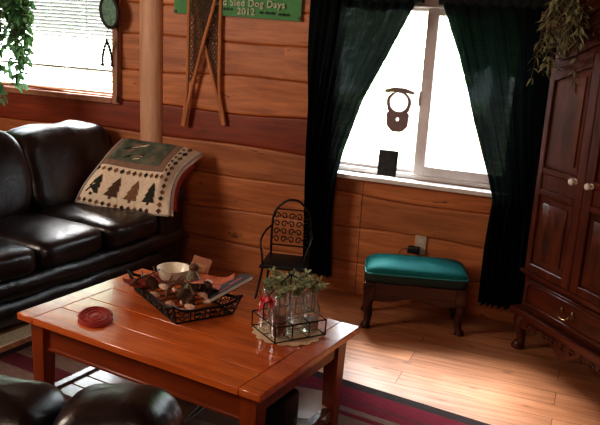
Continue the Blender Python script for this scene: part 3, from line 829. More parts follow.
# folded layers underneath, red backing showing at the open side
def under(d0, d1, u0, u1, v0, v1):
    mm = MB()
    mm.grid(lambda a, b: Q(u0+(u1-u0)*a, v0+(v1-v0)*b, d0), 30, 20)
    mm.grid(lambda a, b: Q(u0+(u1-u0)*a, v0+(v1-v0)*b, d1), 30, 20)
    mm.grid(lambda a, b: Q(u0+(u1-u0)*a, v0, d0+(d1-d0)*b), 30, 2); mm.grid(lambda a, b: Q(u0+(u1-u0)*a, v1, d0+(d1-d0)*b), 30, 2)
    mm.grid(lambda a, b: Q(u0, v0+(v1-v0)*a, d0+(d1-d0)*b), 20, 2); mm.grid(lambda a, b: Q(u1, v0+(v1-v0)*a, d0+(d1-d0)*b), 20, 2)
    return mm
under(-.004, -.028, .01, 1.035, 0.005, 1.0).build('middle_fold', M['q_cream'], qt, flip=True, sharp=60)
under(-.032, -.085, .05, 1.055, .10, .80).build('red_backing', M['q_red'], qt, flip=True, sharp=60)

# ------------------------------------------------------------------ leather loveseat in front
ls = thing('loveseat', (-1.195, 1.435, -.028), radians(16), 'low black leather loveseat seen from behind in front of the coffee table', 'loveseat')
for sx in (-1, 1):
    m = MB(); m.pillow((sx*.163, .05, .49 - (.012 if sx < 0 else 0)), (.164, .145, .185), .68, .45, 56, 26, .016, 6, sx+3); m.build('back_cushion', L_, ls, sharp=180)
    m = MB(); m.pillow((sx*.163, .22, .32), (.160, .17, .06), .5, .3, 48, 18, .008, 6, sx+9); m.build('seat_cushion', L_, ls, sharp=180)
    m = MB(); m.pillow((sx*.40, .14, .25), (.085, .24, .20), .45, .35, 44, 18, .008, 5, sx+1); m.build('arm', L_, ls, sharp=180)
m = MB(); m.box(-.33, .33, -.08, .36, .05, .28, .02, 2); m.build('base', L_, ls)
m = MB(); m.pillow((0, -.07, .32), (.34, .06, .27), .35, .3, 48, 18); m.build('back', L_, ls, sharp=180)
for xx in (-.36, .36):
    for yy in (-.05, .32):
        m = MB(); m.box(xx-.025, xx+.025, yy-.025, yy+.025, .04, .08, .004); m.build('foot', M['blackpl'], ls)

# ------------------------------------------------------------------ rug and sunlit floor strip
trot = -.154
RA = V((.988, -.153, 0)); RB = V((.153, .988, 0))
rug_loc = V((-2.345, 3.365, 0))
def rf(u, v): return (2.95*u, -2.0*(1-v), .012 + .0015*sin(u*60)*0)
m = MB(); m.box(0, 2.95, -2.0, 0, .0, .012, .004)
tag(m.build('rug', M['rug'], loc=rug_loc, rotz=trot), 'burgundy and brown striped rag rug under the coffee table', 'rug')
m = MB(); m.box(-1.55, .35, -.06, .05, 0, .009, .003)  # added cream strip stands in for sunlit floor at the sofa foot
tag(m.build('sunlit_floor_strip', M['sunstrip'], loc=(-2.44, 3.55, 0), rotz=sofa_rot), 'narrow cream strip standing in for sunlit floor along the foot of the sofa', 'rug')

# ------------------------------------------------------------------ coffee table
TC = V((-1.967, 2.191, 0))
tb = thing('coffee_table', TC + RA*.56 + RB*.356 + V((0, 0, .012)), trot, 'amber wooden coffee table with slatted lower shelf on the striped rug', 'coffee table')
TZ = .448; hx, hy = .56, .356
m = MB(); rb_ = random.Random(2)
bw = .085
m.tint = .6; m.box(-hx, -hx+bw, -hy, hy, TZ-.028, TZ, .003)
m.tint = .5; m.box(hx-bw, hx, -hy, hy, TZ-.028, TZ, .003)
nb = 5; w = 2*hy/nb
for i in range(nb):
    m.tint = rb_.uniform(.2, 1); m.box(-hx+bw+.0012, hx-bw-.0012, -hy+i*w+(.0010 if i else 0), -hy+(i+1)*w-(.0010 if i < nb-1 else 0), TZ-.028, TZ, .0022)
m.build('tabletop', M['table'], tb, tint=True)
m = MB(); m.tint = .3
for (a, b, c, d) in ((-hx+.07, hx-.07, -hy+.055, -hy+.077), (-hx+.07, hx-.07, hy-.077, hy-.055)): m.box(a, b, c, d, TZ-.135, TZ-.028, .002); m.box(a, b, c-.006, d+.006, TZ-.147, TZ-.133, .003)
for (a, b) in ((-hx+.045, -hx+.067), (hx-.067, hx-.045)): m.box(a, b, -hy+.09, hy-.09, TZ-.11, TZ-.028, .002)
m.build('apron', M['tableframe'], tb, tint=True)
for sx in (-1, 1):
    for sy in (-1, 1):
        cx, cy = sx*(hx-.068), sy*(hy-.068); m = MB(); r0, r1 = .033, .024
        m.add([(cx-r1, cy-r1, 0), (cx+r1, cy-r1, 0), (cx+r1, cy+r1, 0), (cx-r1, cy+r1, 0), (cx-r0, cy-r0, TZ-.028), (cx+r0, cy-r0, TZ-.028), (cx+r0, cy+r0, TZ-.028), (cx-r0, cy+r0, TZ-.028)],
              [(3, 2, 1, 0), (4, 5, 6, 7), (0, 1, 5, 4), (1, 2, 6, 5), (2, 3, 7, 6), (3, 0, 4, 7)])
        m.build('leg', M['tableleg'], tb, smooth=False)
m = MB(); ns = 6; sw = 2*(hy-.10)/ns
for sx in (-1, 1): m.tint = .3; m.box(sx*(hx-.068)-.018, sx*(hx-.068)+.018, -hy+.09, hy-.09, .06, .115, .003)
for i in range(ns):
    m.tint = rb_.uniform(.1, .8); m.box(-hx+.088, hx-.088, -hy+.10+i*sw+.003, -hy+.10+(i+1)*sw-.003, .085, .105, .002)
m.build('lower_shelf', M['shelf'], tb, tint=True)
def on_table(x, y, z=TZ+.012): return V((x, y, z))
SH = .118  # shelf surface, world z
# things on the lower shelf
mg = thing('storage_case', (-.985, 2.42, SH), trot, 'black zip case standing on the table shelf beside white paper', 'case')
m = MB(); m.box(-.09, .09, -.06, .06, 0, .16, .018, 3); m.build('body', M['blackpl'], mg)
m = MB(); m.tube(smoothpts([(-.04, 0, .158), (-.03, 0, .185), (.03, 0, .185), (.04, 0, .158)]), .006, 6); m.build('handle', M['blackpl'], mg)
m = MB(); m.grid(lambda u, v: (-.11+.22*u, -.08+.16*v, .002+.05*max(0, v-.3)**1.5*2*(1-u*.3)), 12, 12)
tag(m.build('paper_sheet', M['paper'], loc=(-.94, 2.60, SH), rotz=.3, flip=True), 'curled white paper on the table shelf behind the black case', 'paper')
mgx = [('dark magazine lying at the bottom of the pile on the table shelf', .26, .20, 0, .1), ('brown covered magazine on top of the pile on the table shelf', .25, .19, .013, .22)]
for i, (lb, a, b, z, rz) in enumerate(mgx):
    t = thing('magazine', (-1.40, 2.34, SH+z), trot+rz, lb, 'magazine', 'magazines on the table shelf')
    m = MB(); m.box(-a/2, a/2, -b/2, b/2, .0115, .013, .0005); m.box(-a/2, a/2, -b/2, b/2, 0, .0015, .0005); m.box(-a/2-.001, -a/2+.001, -b/2, b/2, 0, .013); m.build('cover', [M['book'], M['cone']][i], t)
    m = MB(); m.box(-a/2+.002, a/2-.003, -b/2+.003, b/2-.003, .0015, .0115); m.build('pages', M['paper'], t)

# trivet
tv = MB()
def trv(a, k=1.0):      # two-lobed outline, long axis along x
    x = .104*cos(a); y = .062*sin(a)*(1 - .16*math.exp(-(cos(a)/.16)**2)) * (1.12 - .12*abs(cos(a)))
    return (x*k, y*k)
tv.prism([trv(2*pi*k/80) for k in range(80)], 0, .009)
for q in (.88, .66, .42): tv.tube([(*trv(2*pi*k/60, q), .0095) for k in range(60)], .0032, 6, True)
for k in range(30): tv.pillow((*trv(2*pi*k/30, .77), .0095), (.004, .004, .003), 1, 1, 8, 4)
tv.pillow((0, 0, .009), (.024, .014, .004), 1, 1, 16, 6)
tag(tv.build('trivet', M['redtriv'], loc=on_table(-1.678, 2.292), rotz=radians(-54), sharp=30), 'brick-red notched trivet with embossed rings lying on the coffee table', 'trivet')

# ------------------------------------------------------------------ wire basket and its contents
bk = thing('wire_basket', on_table(-1.479, 2.605), radians(-35.1), 'black scrolled wire basket tray with flared corners on the coffee table', 'basket')
bx_, by_ = .205, .122
m = MB()
def rim(u):     # perimeter 0..4
    k = int(u) % 4; t = u-int(u)
    c = [(-1, -1), (1, -1), (1, 1), (-1, 1)]
    a, b = c[k], c[(k+1) % 4]; q = 1-4*t*(1-t)
    x = a[0]+(b[0]-a[0])*t; y = a[1]+(b[1]-a[1])*t
    fl_ = 1.06 + .08*q
    return V((x*bx_*fl_, y*by_*fl_*1.05, .050 + .035*q**2))
def low(u):
    k = int(u) % 4; t = u-int(u)
    c = [(-1, -1), (1, -1), (1, 1), (-1, 1)]
    a, b = c[k], c[(k+1) % 4]
    return V(((a[0]+(b[0]-a[0])*t)*bx_, (a[1]+(b[1]-a[1])*t)*by_, .004))
m.tube([rim(i/12) for i in range(48)], .0055, 6, True); m.build('rim', M['black'], bk)
m = MB(); m.tube([low(i/6) for i in range(24)], .0038, 6, True)
for i in range(1, 8): m.tube([(-bx_+i*2*bx_/8, -by_, .003), (-bx_+i*2*bx_/8, by_, .003)], .002, 4)
m.tube([(-bx_, 0, .003), (bx_, 0, .003)], .002, 4)
m.build('base', M['black'], bk)
m = MB()
for k in range(4):
    cnt = 7 if k % 2 == 0 else 4
    m.tube([low(k), rim(k)], .004, 5)
    for i in range(cnt):
        u0 = k+i/cnt; u1 = k+(i+1)/cnt
        def S(a, b): return low(u0+(u1-u0)*min(a, .999))*(1-b) + rim(u0+(u1-u0)*min(a, .999))*b
        if i: m.tube([S(0, 0), S(0, 1)], .0028, 4)
        for cc in (.28, .72):
            m.tube([S(.5+.40*(cos(t)*(1-t/9)), cc+.24*sin(t)*(1-t/9)) for t in [q*.7 for q in range(11)]], .0028, 4)
m.build('scrollwork', M['black'], bk)
TZW = TZ+.012
# cloths lining the basket
def cloth(name, c, sx, sy, rz, h, seed, mat, label):
    mm = MB()
    def f_(u, v):
        x = (u-.5)*sx; y = (v-.5)*sy; p_ = V((x*9, y*9, seed))
        return (x, y, h*(.4+.9*noise.noise(p_)) + .03*max(0, abs(u-.5)*2-.6)+.03*max(0, abs(v-.5)*2-.6))
    mm.grid(f_, 34, 26)
    return tag(mm.build(name, mat, loc=c, rotz=rz, flip=True, sharp=180), label, 'cloth')
cloth('napkin', V((-1.385, 2.665, TZW+.060)), .19, .17, .4, .045, 2.2, M['cloth'], 'rust-orange cloth bunched behind the dark book in the wire basket')
cloth('napkin', V((-1.640, 2.585, TZW+.040)), .10, .17, -.55, .035, 5.2, M['cloth2'], 'dusty red cloth spilling over the sofa end of the wire basket')
# bowl
bw_ = MB(); bw_.lathe([(.038, 0), (.045, .004), (.060, .03), (.070, .062), (.0725, .067), (.068, .067), (.056, .034), (.040, .012), (0.001, .010)], n=36, cap1=True)
tag(bw_.build('bowl', M['cream'], loc=(-1.575, 2.695, TZW+.042)), 'cream ceramic bowl in the wire basket', 'bowl')
# tan board
cd = thing('wooden_plaque', (-1.510, 2.765, TZW+.03), 0, 'pinkish tan plaque leaning upright behind the cream bowl', 'plaque')
cd.rotation_euler = (radians(-28), radians(16), radians(24))
m = MB(); m.box(-.040, .040, -.006, .006, 0, .115, .002); m.build('board', M['tan'], cd)
m = MB(); m.box(-.024, .024, -.0075, -.0061, .03, .085); m.build('inset_picture', M['tan2'], cd)
# leaning book
bo = thing('book', (-1.295, 2.655, TZW+.075), 0, 'dark grey hardback book leaning out over the basket corner toward the bottles', 'book')
ex = V((.16, .20, .105)).normalized(); ez = V((-.5, -.25, .83)); ez = (ez - ex*ez.dot(ex)).normalized(); ey = ez.cross(ex)
bo.rotation_euler = Matrix((ex, ey, ez)).transposed().to_euler()
m = MB(); m.box(-.10, .10, -.050, .050, .0145, .0165, .0006); m.box(-.10, .10, -.050, .050, -.0005, .0015, .0006); m.box(-.10, .10, .049, .051, -.0005, .0165, .0006); m.build('cover', M['book'], bo)
m = MB(); m.box(-.098, .098, -.048, .049, .0015, .0145); m.build('pages', M['paper'], bo)
m = MB(); m.box(.01, .07, -.01, .008, .0165, .0170); m.box(-.05, .0, -.03, -.022, .0165, .0170); m.build('cover_print', M['bookred'], bo)
# pinecones and seed pods
def cone(L, r, seed):
    mm = MB(); rn = random.Random(seed)
    for j in range(9):
        t = j/8; rr = r*sin(pi*(.12+.82*t))**.8; z = L*t
        for k in range(9):
            a = 2*pi*(k+.5*(j % 2))/9
            mm.leaf((rr*.35*cos(a), rr*.35*sin(a), z), (cos(a), sin(a), .45), (0, 0, 1), rr*.95, rr*.75, .1, -.1)
    mm.lathe([(r*.3, 0), (r*.5, L*.3), (r*.4, L*.7), (r*.1, L)], n=8)
    return mm
cone_spots = [(-1.385, 2.60, .060, .7, 1.2, 'pinecone beside the leaning book in the wire basket'), (-1.40, 2.535, .045, 1.2, .2, 'pinecone at the near rim of the wire basket'), (-1.465, 2.525, .045, 1.1, 2.4, 'pinecone in the middle of the wire basket'), (-1.585, 2.555, .05, 1.0, 4.0, 'pinecone lying on the dusty red cloth')]
proto = None
for i, (x, y, z, tl, rz, lb) in enumerate(cone_spots):
    if proto is None: proto = cone(.06, .025, 1).build('pinecone', M['cone'], flip=True, smooth=False); o = proto
    else: o = proto.copy(); COL.objects.link(o)
    o.location = (x, y, TZW+z); o.rotation_euler = (tl, 0, rz); tag(o, lb, 'pinecone', 'pinecones in the wire basket')
# grey-green bark figure in the centre
fg = thing('carved_bird', (-1.445, 2.625, TZW+.040), .3, 'small grey-green carved bird standing amid the pinecones in the basket', 'figurine')
m = MB(); m.lathe([(.012, 0), (.024, .015), (.030, .04), (.027, .07), (.017, .09), (.016, .10)], n=16); m.build('body', M['sage'], fg)
m = MB(); m.pillow((.004, 0, .112), (.021, .018, .017), 1, 1, 16, 10); m.leaf((.018, 0, .112), (1, 0, -.2), (0, 0, 1), .02, .012); m.build('head', M['cone'], fg)
for q in (-1, 1):
    m = MB(); m.leaf((-.01, q*.02, .06), (-.6, q*.4, -.8), (0, q, .3), .06, .03); m.build('wing', M['sage'], fg, flip=True)
ant_spots = [('dark curved twig pointing at the leaning book', (-1.42, 2.58, .075), 2.2), ('dark curved twig at the sofa end rim of the basket', (-1.63, 2.565, .07), 1.1), ('dark curved twig lying over the cream bowl edge', (-1.53, 2.60, .055), .4), ('dark curved twig by the near rim of the basket', (-1.49, 2.55, .06), 1.7), ('dark curved twig next to the dusty red cloth', (-1.60, 2.62, .06), 2.7)]
proto = None
for lb, (x, y, z), rz in ant_spots:
    if proto is None:
        m = MB(); m.tube(smoothpts([(-.07, 0, 0), (-.03, .01, .018), (.02, .005, .03), (.06, -.01, .05)]), [.006]*8+[.005]*8+[.003]*9, 6); m.tube([(-.01, .006, .022), (.0, .03, .045)], [.004, .002], 5)
        proto = m.build('twig', M['cone']); o = proto
    else: o = proto.copy(); COL.objects.link(o)
    o.location = (x, y, TZW+z); o.rotation_euler = (0, 0, rz); tag(o, lb, 'twig', 'twigs in the wire basket')
sh_spots = [('pale shell on the rust-orange cloth', (-1.40, 2.68, .075), 1.9), ('pale shell between the bowl and the near rim', (-1.545, 2.565, .062), .2), ('pale shell beneath the pinecone at the near rim', (-1.42, 2.505, .035), 2.0), ('pale shell at the sofa end corner of the basket', (-1.655, 2.60, .075), 1.5),
            ('pale shell leaning on the pinecone at the book', (-1.365, 2.565, .06), .6), ('pale shell at the foot of the plaque', (-1.47, 2.70, .07), 2.6), ('pale shell at the near corner of the basket', (-1.37, 2.47, .040), .3), ('pale shell against the near rim of the basket', (-1.46, 2.475, .035), 1.2), ('pale shell beside the carved bird', (-1.50, 2.58, .05), 2.2), ('pale shell toward the sofa end of the basket', (-1.56, 2.52, .04), .9), ('pale shell under the leaning book', (-1.335, 2.55, .04), 2.9)]
proto = None
for lb, (x, y, z), rz in sh_spots:
    if proto is None:
        m = MB(); m.pillow((0, 0, .006), (.021, .014, .008), .9, .8, 24, 10, .006, 60)
        for k in range(5): m.tube([(-.019, 0, .006), (.0, -.010+.005*k, .0145), (.019, -.011+.0055*k, .007)], .0015, 4)
        proto = m.build('seashell', M['shell']); o = proto
    else: o = proto.copy(); COL.objects.link(o)
    o.location = (x, y, TZW+z); o.rotation_euler = (.3, .2, rz); tag(o, lb, 'shell', 'shells in the wire basket')

# ------------------------------------------------------------------ doily, bottle caddy, bottles
dl = MB(); dn = 96
prof = [0.0, .05, .09, .125]
vs = [(0, 0, .002)]; fs = []
for j, r in enumerate(prof[1:]):
    for k in range(dn):
        rr = r + (.012*abs(sin(k*pi/6)) if j == 2 else 0); vs.append((rr*cos(2*pi*k/dn), rr*sin(2*pi*k/dn), .002 + (.001*(k % 2))))
for k in range(dn): fs.append((0, 1+k, 1+(k+1) % dn))
for j in range(2):
    for k in range(dn): fs.append((1+j*dn+k, 1+(j+1)*dn+k, 1+(j+1)*dn+(k+1) % dn, 1+j*dn+(k+1) % dn))
dl.add(vs, fs)
tag(dl.build('doily', M['lace'], loc=on_table(-.98, 2.53), flip=True), 'round ecru lace doily under the bottle caddy', 'doily')
CR = radians(51.8); CX, CY = -.98, 2.538
cz = TZW+.004
ca = thing('bottle_caddy', (CX, CY, cz), CR, 'black wire bottle caddy with peaked handle standing on the doily', 'caddy')
hx_, hy_ = .1085, .092
def rect(z, e=0): return [(-hx_-e, -hy_-e, z), (hx_+e, -hy_-e, z), (hx_+e, hy_+e, z), (-hx_-e, hy_+e, z)]
m = MB(); m.tube(rect(.003), .0028, 6, True)
for x in (-.036, .036): m.tube([(x, -hy_, .002), (x, hy_, .002)], .002, 4)
m.tube([(-hx_, 0, .002), (hx_, 0, .002)], .002, 4); m.build('base_frame', M['black'], ca)
m = MB(); m.tube(rect(.062), .0028, 6, True)
for x, y, _ in rect(0): m.tube([(x, y, .003), (x, y, .062)], .0028, 5)
for x in (-.036, .036):
    for y in (-hy_, hy_): m.tube([(x, y, .003), (x, y, .062)], .0022, 5)
m.tube([(-hx_, 0, .062), (hx_, 0, .062)], .002, 4)
for x in (-.036, .036): m.tube([(x, -hy_, .062), (x, hy_, .062)], .002, 4)
m.build('side_rails', M['black'], ca)
m = MB()
for sx in (-1, 1): m.tube(smoothpts([(sx*hx_, 0, .062), (sx*hx_*.98, 0, .13), (sx*.045, 0, .195), (0, 0, .225)], 6), .0026, 6)
m.tube([(0, 0, .062), (0, 0, .225)], .0026, 6); m.tube([(0.012*cos(t), 0, .232+.010*sin(t)) for t in [q*.55 for q in range(12)]], .0024, 5, True)
m.build('handle', M['black'], ca)
def bottle_mesh(h):
    mm = MB(); mm.lathe([(.024, 0), (.031, .003), (.0325, .010), (.0325, h*.52), (.030, h*.62), (.021, h*.76), (.019, h*.86), (.022, h*.90), (.0235, h*.93), (.0235, h*.985), (.022, h), (.0185, h), (.0185, h*.86), (.020, h*.76), (.028, h*.62), (.0305, h*.52), (.0305, .012), (.001, .008)], n=24, cap1=False)
    return mm
cw, sw_ = cos(CR), sin(CR)
def cpos(x, y): return V((CX + x*cw - y*sw_, CY + x*sw_ + y*cw, cz+.0045))
bots = [(-.071, -.045, 'clear glass bottle half full of dark red potpourri at the near caddy corner'), (0, -.045, 'clear glass bottle between the potpourri bottle and the caddy end'), (.071, -.045, 'clear empty glass bottle at the caddy corner nearest the table end'), (-.071, .045, 'clear glass bottle tied with a red ribbon at the basket side'), (0, .045, 'clear glass bottle in the middle of the far row of the caddy'), (.071, .045, 'clear glass bottle at the far caddy corner toward the footstool')]
b0 = None
for i, (x, y, lb) in enumerate(bots):
    r0 = thing('glass_bottle', cpos(x, y), CR, lb, 'bottle', 'glass bottles in the wire caddy')
    if b0 is None: b0 = bottle_mesh(.160).build('glass', M['bottle'], r0, flip=False)
    else: o = b0.copy(); COL.objects.link(o); o.parent = r0
    if i == 3:
        m = MB(); m.tube([(.0225*cos(2*pi*k/20), .0225*sin(2*pi*k/20), .115) for k in range(20)], .005, 6, True)
        for (dx, dz_) in ((-.018, .012), (.016, .014), (-.012, -.022), (.014, -.03)):
            m.grid(lambda u, v: (-.0265 - .012*sin(pi*u)*(1-.3*v), -.0195 + dx*2*u + .010*(v-.5), .115 + dz_*2.2*u + .014*(v-.5)), 8, 4)
            m.grid(lambda u, v: (dx*2*u + .010*(v-.5), -.0255 - .012*sin(pi*u), .115 + dz_*2.2*u + .014*(v-.5)), 8, 4)
        m.build('ribbon', M['redrib'], r0, flip=True)
pp = MB(); pp.lathe([(.026, .009), (.0298, .014), (.0298, .068), (.018, .078), (.001, .080)], n=20)
rp = random.Random(9)
for k in range(40):
    a = rp.uniform(0, 6.28); pp.pillow((.0235*cos(a), .0235*sin(a), rp.uniform(.016, .066)), (.0058, .0058, .004), 1, 1, 7, 5)
tag(pp.build('potpourri', M['potp'], loc=cpos(*bots[0][:2]), rotz=CR), 'dark red potpourri filling the lower part of a bottle', 'potpourri', kind='stuff')
pf = MB(); pf.lathe([(.020, .009), (.0295, .014), (.0295, .050), (.020, .056), (.001, .055)], n=18)
M['petal'] = plain('pale_dried_petals', (.42, .38, .34), .8, var=.6, scale=140, bump=.6)
tag(pf.build('dried_petals', M['petal'], loc=cpos(*bots[2][:2]), rotz=CR), 'pale dried petals in the bottle at the table end corner of the caddy', 'petals', kind='stuff')
# greenery sprigs
def sprig(seed, n=6, L=.14):
    rn = random.Random(seed); stm = MB(); nee = MB()
    for k in range(n):
        a = rn.uniform(0, 2*pi); e = rn.uniform(.02, .07)
        sp = smoothpts([(0, 0, -.07), (0, 0, 0.0), (e*cos(a)*.5, e*sin(a)*.5, L*.28), (e*cos(a), e*sin(a), L*rn.uniform(.25, .5))], 6)
        stm.tube(sp, .0014, 4)
        for i in range(6, len(sp)):
            for q in range(7):
                b = rn.uniform(0, 2*pi)
                nee.leaf(sp[i], (cos(b), sin(b), rn.uniform(-.1, .9)), (rn.uniform(-1, 1), rn.uniform(-1, 1), 1), rn.uniform(.014, .028), .0050, .1, .1)
    return stm, nee
sg = [(0, 'sage green sprig standing in the potpourri bottle'), (1, 'sage green sprig in the bottle beside the potpourri one'), (3, 'sage green sprig in the ribbon-tied bottle'), (4, 'sage green sprig in the middle bottle of the far row'), (5, 'sage green sprig in the far corner bottle toward the footstool'), (2, 'short sage sprig in the bottle at the table end corner')]
for k, (bi, lb) in enumerate(sg):
    t = thing('greenery_sprig', cpos(*bots[bi][:2]) + V((0, 0, .150)), k*1.1, lb, 'sprig', 'greenery in the bottles')
    a, b = sprig(k+20, 5 if k < 5 else 3, .115 if k < 5 else .08)
    a.build('stems', M['stem'], t); b.build('needles', M['pine'], t, flip=True, smooth=False)

# ------------------------------------------------------------------ footstool
fsr = radians(16.4)
fo = thing('footstool', (-1.04, 3.81, 0), fsr, 'low mahogany footstool with a green velvet cushion under the window', 'footstool')
WF, DF = .545, .285
m = MB()
m.box(.03, WF-.03, .004, .026, .19, .262, .003); m.box(.03, WF-.03, DF-.026, DF-.004, .14, .262, .003)
m.box(.004, .026, .03, DF-.03, .17, .262, .003); m.box(WF-.026, WF-.004, .03, DF-.03, .17, .262, .003)
ap = [(.03, .20)] + [(.03+(WF-.06)*t/20, .192-.030*abs(cos(pi*t/20))**1.5-.012*abs(sin(2*pi*t/20))) for t in range(1, 20)] + [(WF-.03, .20)]
m.prism(ap, .006, .024, 'y'); m.build('apron', M['stool'], fo)
for sx in (0, 1):
    for sy in (0, 1):
        cx = .026 if sx == 0 else WF-.026; cy = .026 if sy == 0 else DF-.026
        ox = -1 if sx == 0 else 1; oy = -1 if sy == 0 else 1
        m = MB(); m.box(cx-.030, cx+.030, cy-.030, cy+.030, .16, .264, .006, 2)
        sp = smoothpts([(cx, cy, .17), (cx+ox*.006, cy+oy*.008, .14), (cx-ox*.001, cy-oy*.001, .08), (cx+ox*.002, cy+oy*.004, .035), (cx+ox*.010, cy+oy*.012, .014)], 6); n_ = len(sp)
        m.tube(sp, [.031-.012*min(1, i/(n_*.7)) + (.006 if i > n_*.82 else 0) for i in range(n_)], 12)
        m.lathe([(.020, 0), (.027, .005), (.027, .016), (.018, .026)], (cx+ox*.010, cy+oy*.012, 0), 14)
        m.build('leg', M['stool'], fo)
m = MB(); m.pillow((WF/2, DF/2, .290), (WF/2+.006, DF/2+.006, .036), .5, .16, 60, 14)
m.build('cushion_band', M['cushside'], fo, sharp=180)
m = MB(); m.pillow((WF/2, DF/2, .318), (WF/2+.002, DF/2+.002, .056), .80, .20, 64, 20, .004, 8); m.build('cushion', M['cushion'], fo, sharp=180)
m = MB(); cp = []
for k in range(64):
    t = 2*pi*k/64; pw = lambda x: math.copysign(abs(x)**.18, x)
    cp.append((WF/2+(WF/2+.005)*pw(cos(t)), DF/2+(DF/2+.005)*pw(sin(t)), .316))
m.tube(cp, .0045, 6, True); m.build('piping', M['pipe'], fo)

# ------------------------------------------------------------------ wrought iron chair
ic = thing('iron_chair', (-1.585, 4.01, 0), radians(12), 'small black wrought iron chair with scrolled arched back behind the coffee table', 'chair')
m = MB()
arch = smoothpts([(-.115, .10, .24), (-.118, .11, .40), (-.105, .115, .50), (-.05, .12, .565), (0, .12, .58), (.05, .12, .565), (.105, .115, .50), (.118, .11, .40), (.115, .10, .24)], 6)
m.tube(arch, .007, 8)
m.tube([(-.116, .108, .30), (.116, .108, .30)], .005, 6); m.tube([(-.098, .115, .52), (.098, .115, .52)], .004, 6)
m.build('back_frame', M['black'], ic)
m = MB()
for r in range(4):
    for c in range(5):
        cx = -.09 + c*.045; cz_ = .335 + r*.048; sg_ = 1 if (r+c) % 2 else -1
        m.tube([(cx + sg_*.020*cos(t)*(1-t/10), .111, cz_ + .022*sin(t)*(1-t/10)) for t in [q*.62 for q in range(12)]], .0038, 5)
m.build('scrollwork', M['black'], ic)
m = MB(); m.box(-.125, .125, -.14, .11, .225, .245, .006, 2)
m.tube([(-.128, -.143, .232), (.128, -.143, .232), (.128, .113, .232), (-.128, .113, .232)], .008, 8, True); m.build('seat', M['black'], ic)
for sx in (-1, 1):
    for yy, ye, xe in ((-.13, -.17, .165), (.10, .16, .150)):
        m = MB(); m.tube(smoothpts([(sx*.115, yy, .235), (sx*.128, yy+(ye-yy)*.3, .14), (sx*.145, ye, .04), (sx*xe, ye+(ye-yy)*.3, .007)], 6), .007, 8)
        m.pillow((sx*xe, ye+(ye-yy)*.3, .008), (.012, .012, .008), 1, 1, 10, 6); m.build('leg', M['black'], ic)
    m = MB(); m.tube(smoothpts([(sx*.116, .108, .42), (sx*.14, .03, .40), (sx*.142, -.09, .37), (sx*.125, -.12, .30), (sx*.12, -.12, .24)], 6), .006, 8); m.build('arm', M['black'], ic)

# ------------------------------------------------------------------ armoire
ar = thing('armoire', (-.215, 3.93, 0), radians(-48), 'tall dark cherry armoire with arched doors set across the corner', 'armoire')
S0, S1 = -.05, .685; SM = (S0+S1)/2; DP = .46
W_, WX_ = M['armoire'], M['armoirex']
m = MB(); m.box(S0, S1, .018, DP, .19, 1.66, .003); m.build('carcass', W_, ar)
def archz(s, z0, h, half):   # ogee arch that peaks at the middle
    t = min(1, abs(s-SM)/half); return z0 + h*(.5+.5*cos(pi*t))
m = MB()
def cap(sec_z, sec_y, h):
    pass
prof = [(.018, 0), (-.006, .0), (-.012, .020), (-.030, .034), (-.034, .052), (-.052, .066), (-.056, .088), (.018, .088)]
N = 40
vs = []; fs = []
for i in range(N+1):
    s_ = S0-.05 + (S1-S0+.10)*i/N
    zb = archz(s_, 1.635, .125, .345)
    for (yy, zz) in prof: vs.append((s_, yy, zb+zz))
k = len(prof)
for i in range(N):
    for j in range(k): fs.append((i*k+j, i*k+(j+1) % k, (i+1)*k+(j+1) % k, (i+1)*k+j))
fs += [tuple(range(k)), tuple(N*k+j for j in range(k))]
m.add(vs, fs); m.build('crown_moulding', WX_, ar, sharp=30)
m = MB(); out_ = [(S0-.02, 1.60)] + [(S0-.02+(S1-S0+.04)*i/30, archz(S0-.02+(S1-S0+.04)*i/30, 1.66, .125, .345)) for i in range(31)] + [(S1+.02, 1.60)]
m.prism(out_, .018, DP, 'y'); m.build('pediment', WX_, ar, sharp=30)
def moulding(z0, z1, e, name):
    mm = MB(); h = z1-z0
    mm.box(S0-e, S1+e, .018-e, DP, z0+h*.35, z1, .005, 2); mm.box(S0-e*.5, S1+e*.5, .018-e*.5, DP, z0, z0+h*.35, .004, 2)
    return mm.build(name, WX_, ar)
moulding(.175, .225, .040, 'base_moulding'); moulding(.405, .437, .022, 'waist_moulding')
def frame_rect(mm, x0, x1, z0, z1, w, y0, y1):
    mm.box(x0, x0+w, y0, y1, z0, z1, .003); mm.box(x1-w, x1, y0, y1, z0, z1, .003)
    mm.box(x0+w, x1-w, y0, y1, z0, z0+w, .003); mm.box(x0+w, x1-w, y0, y1, z1-w, z1, .003)
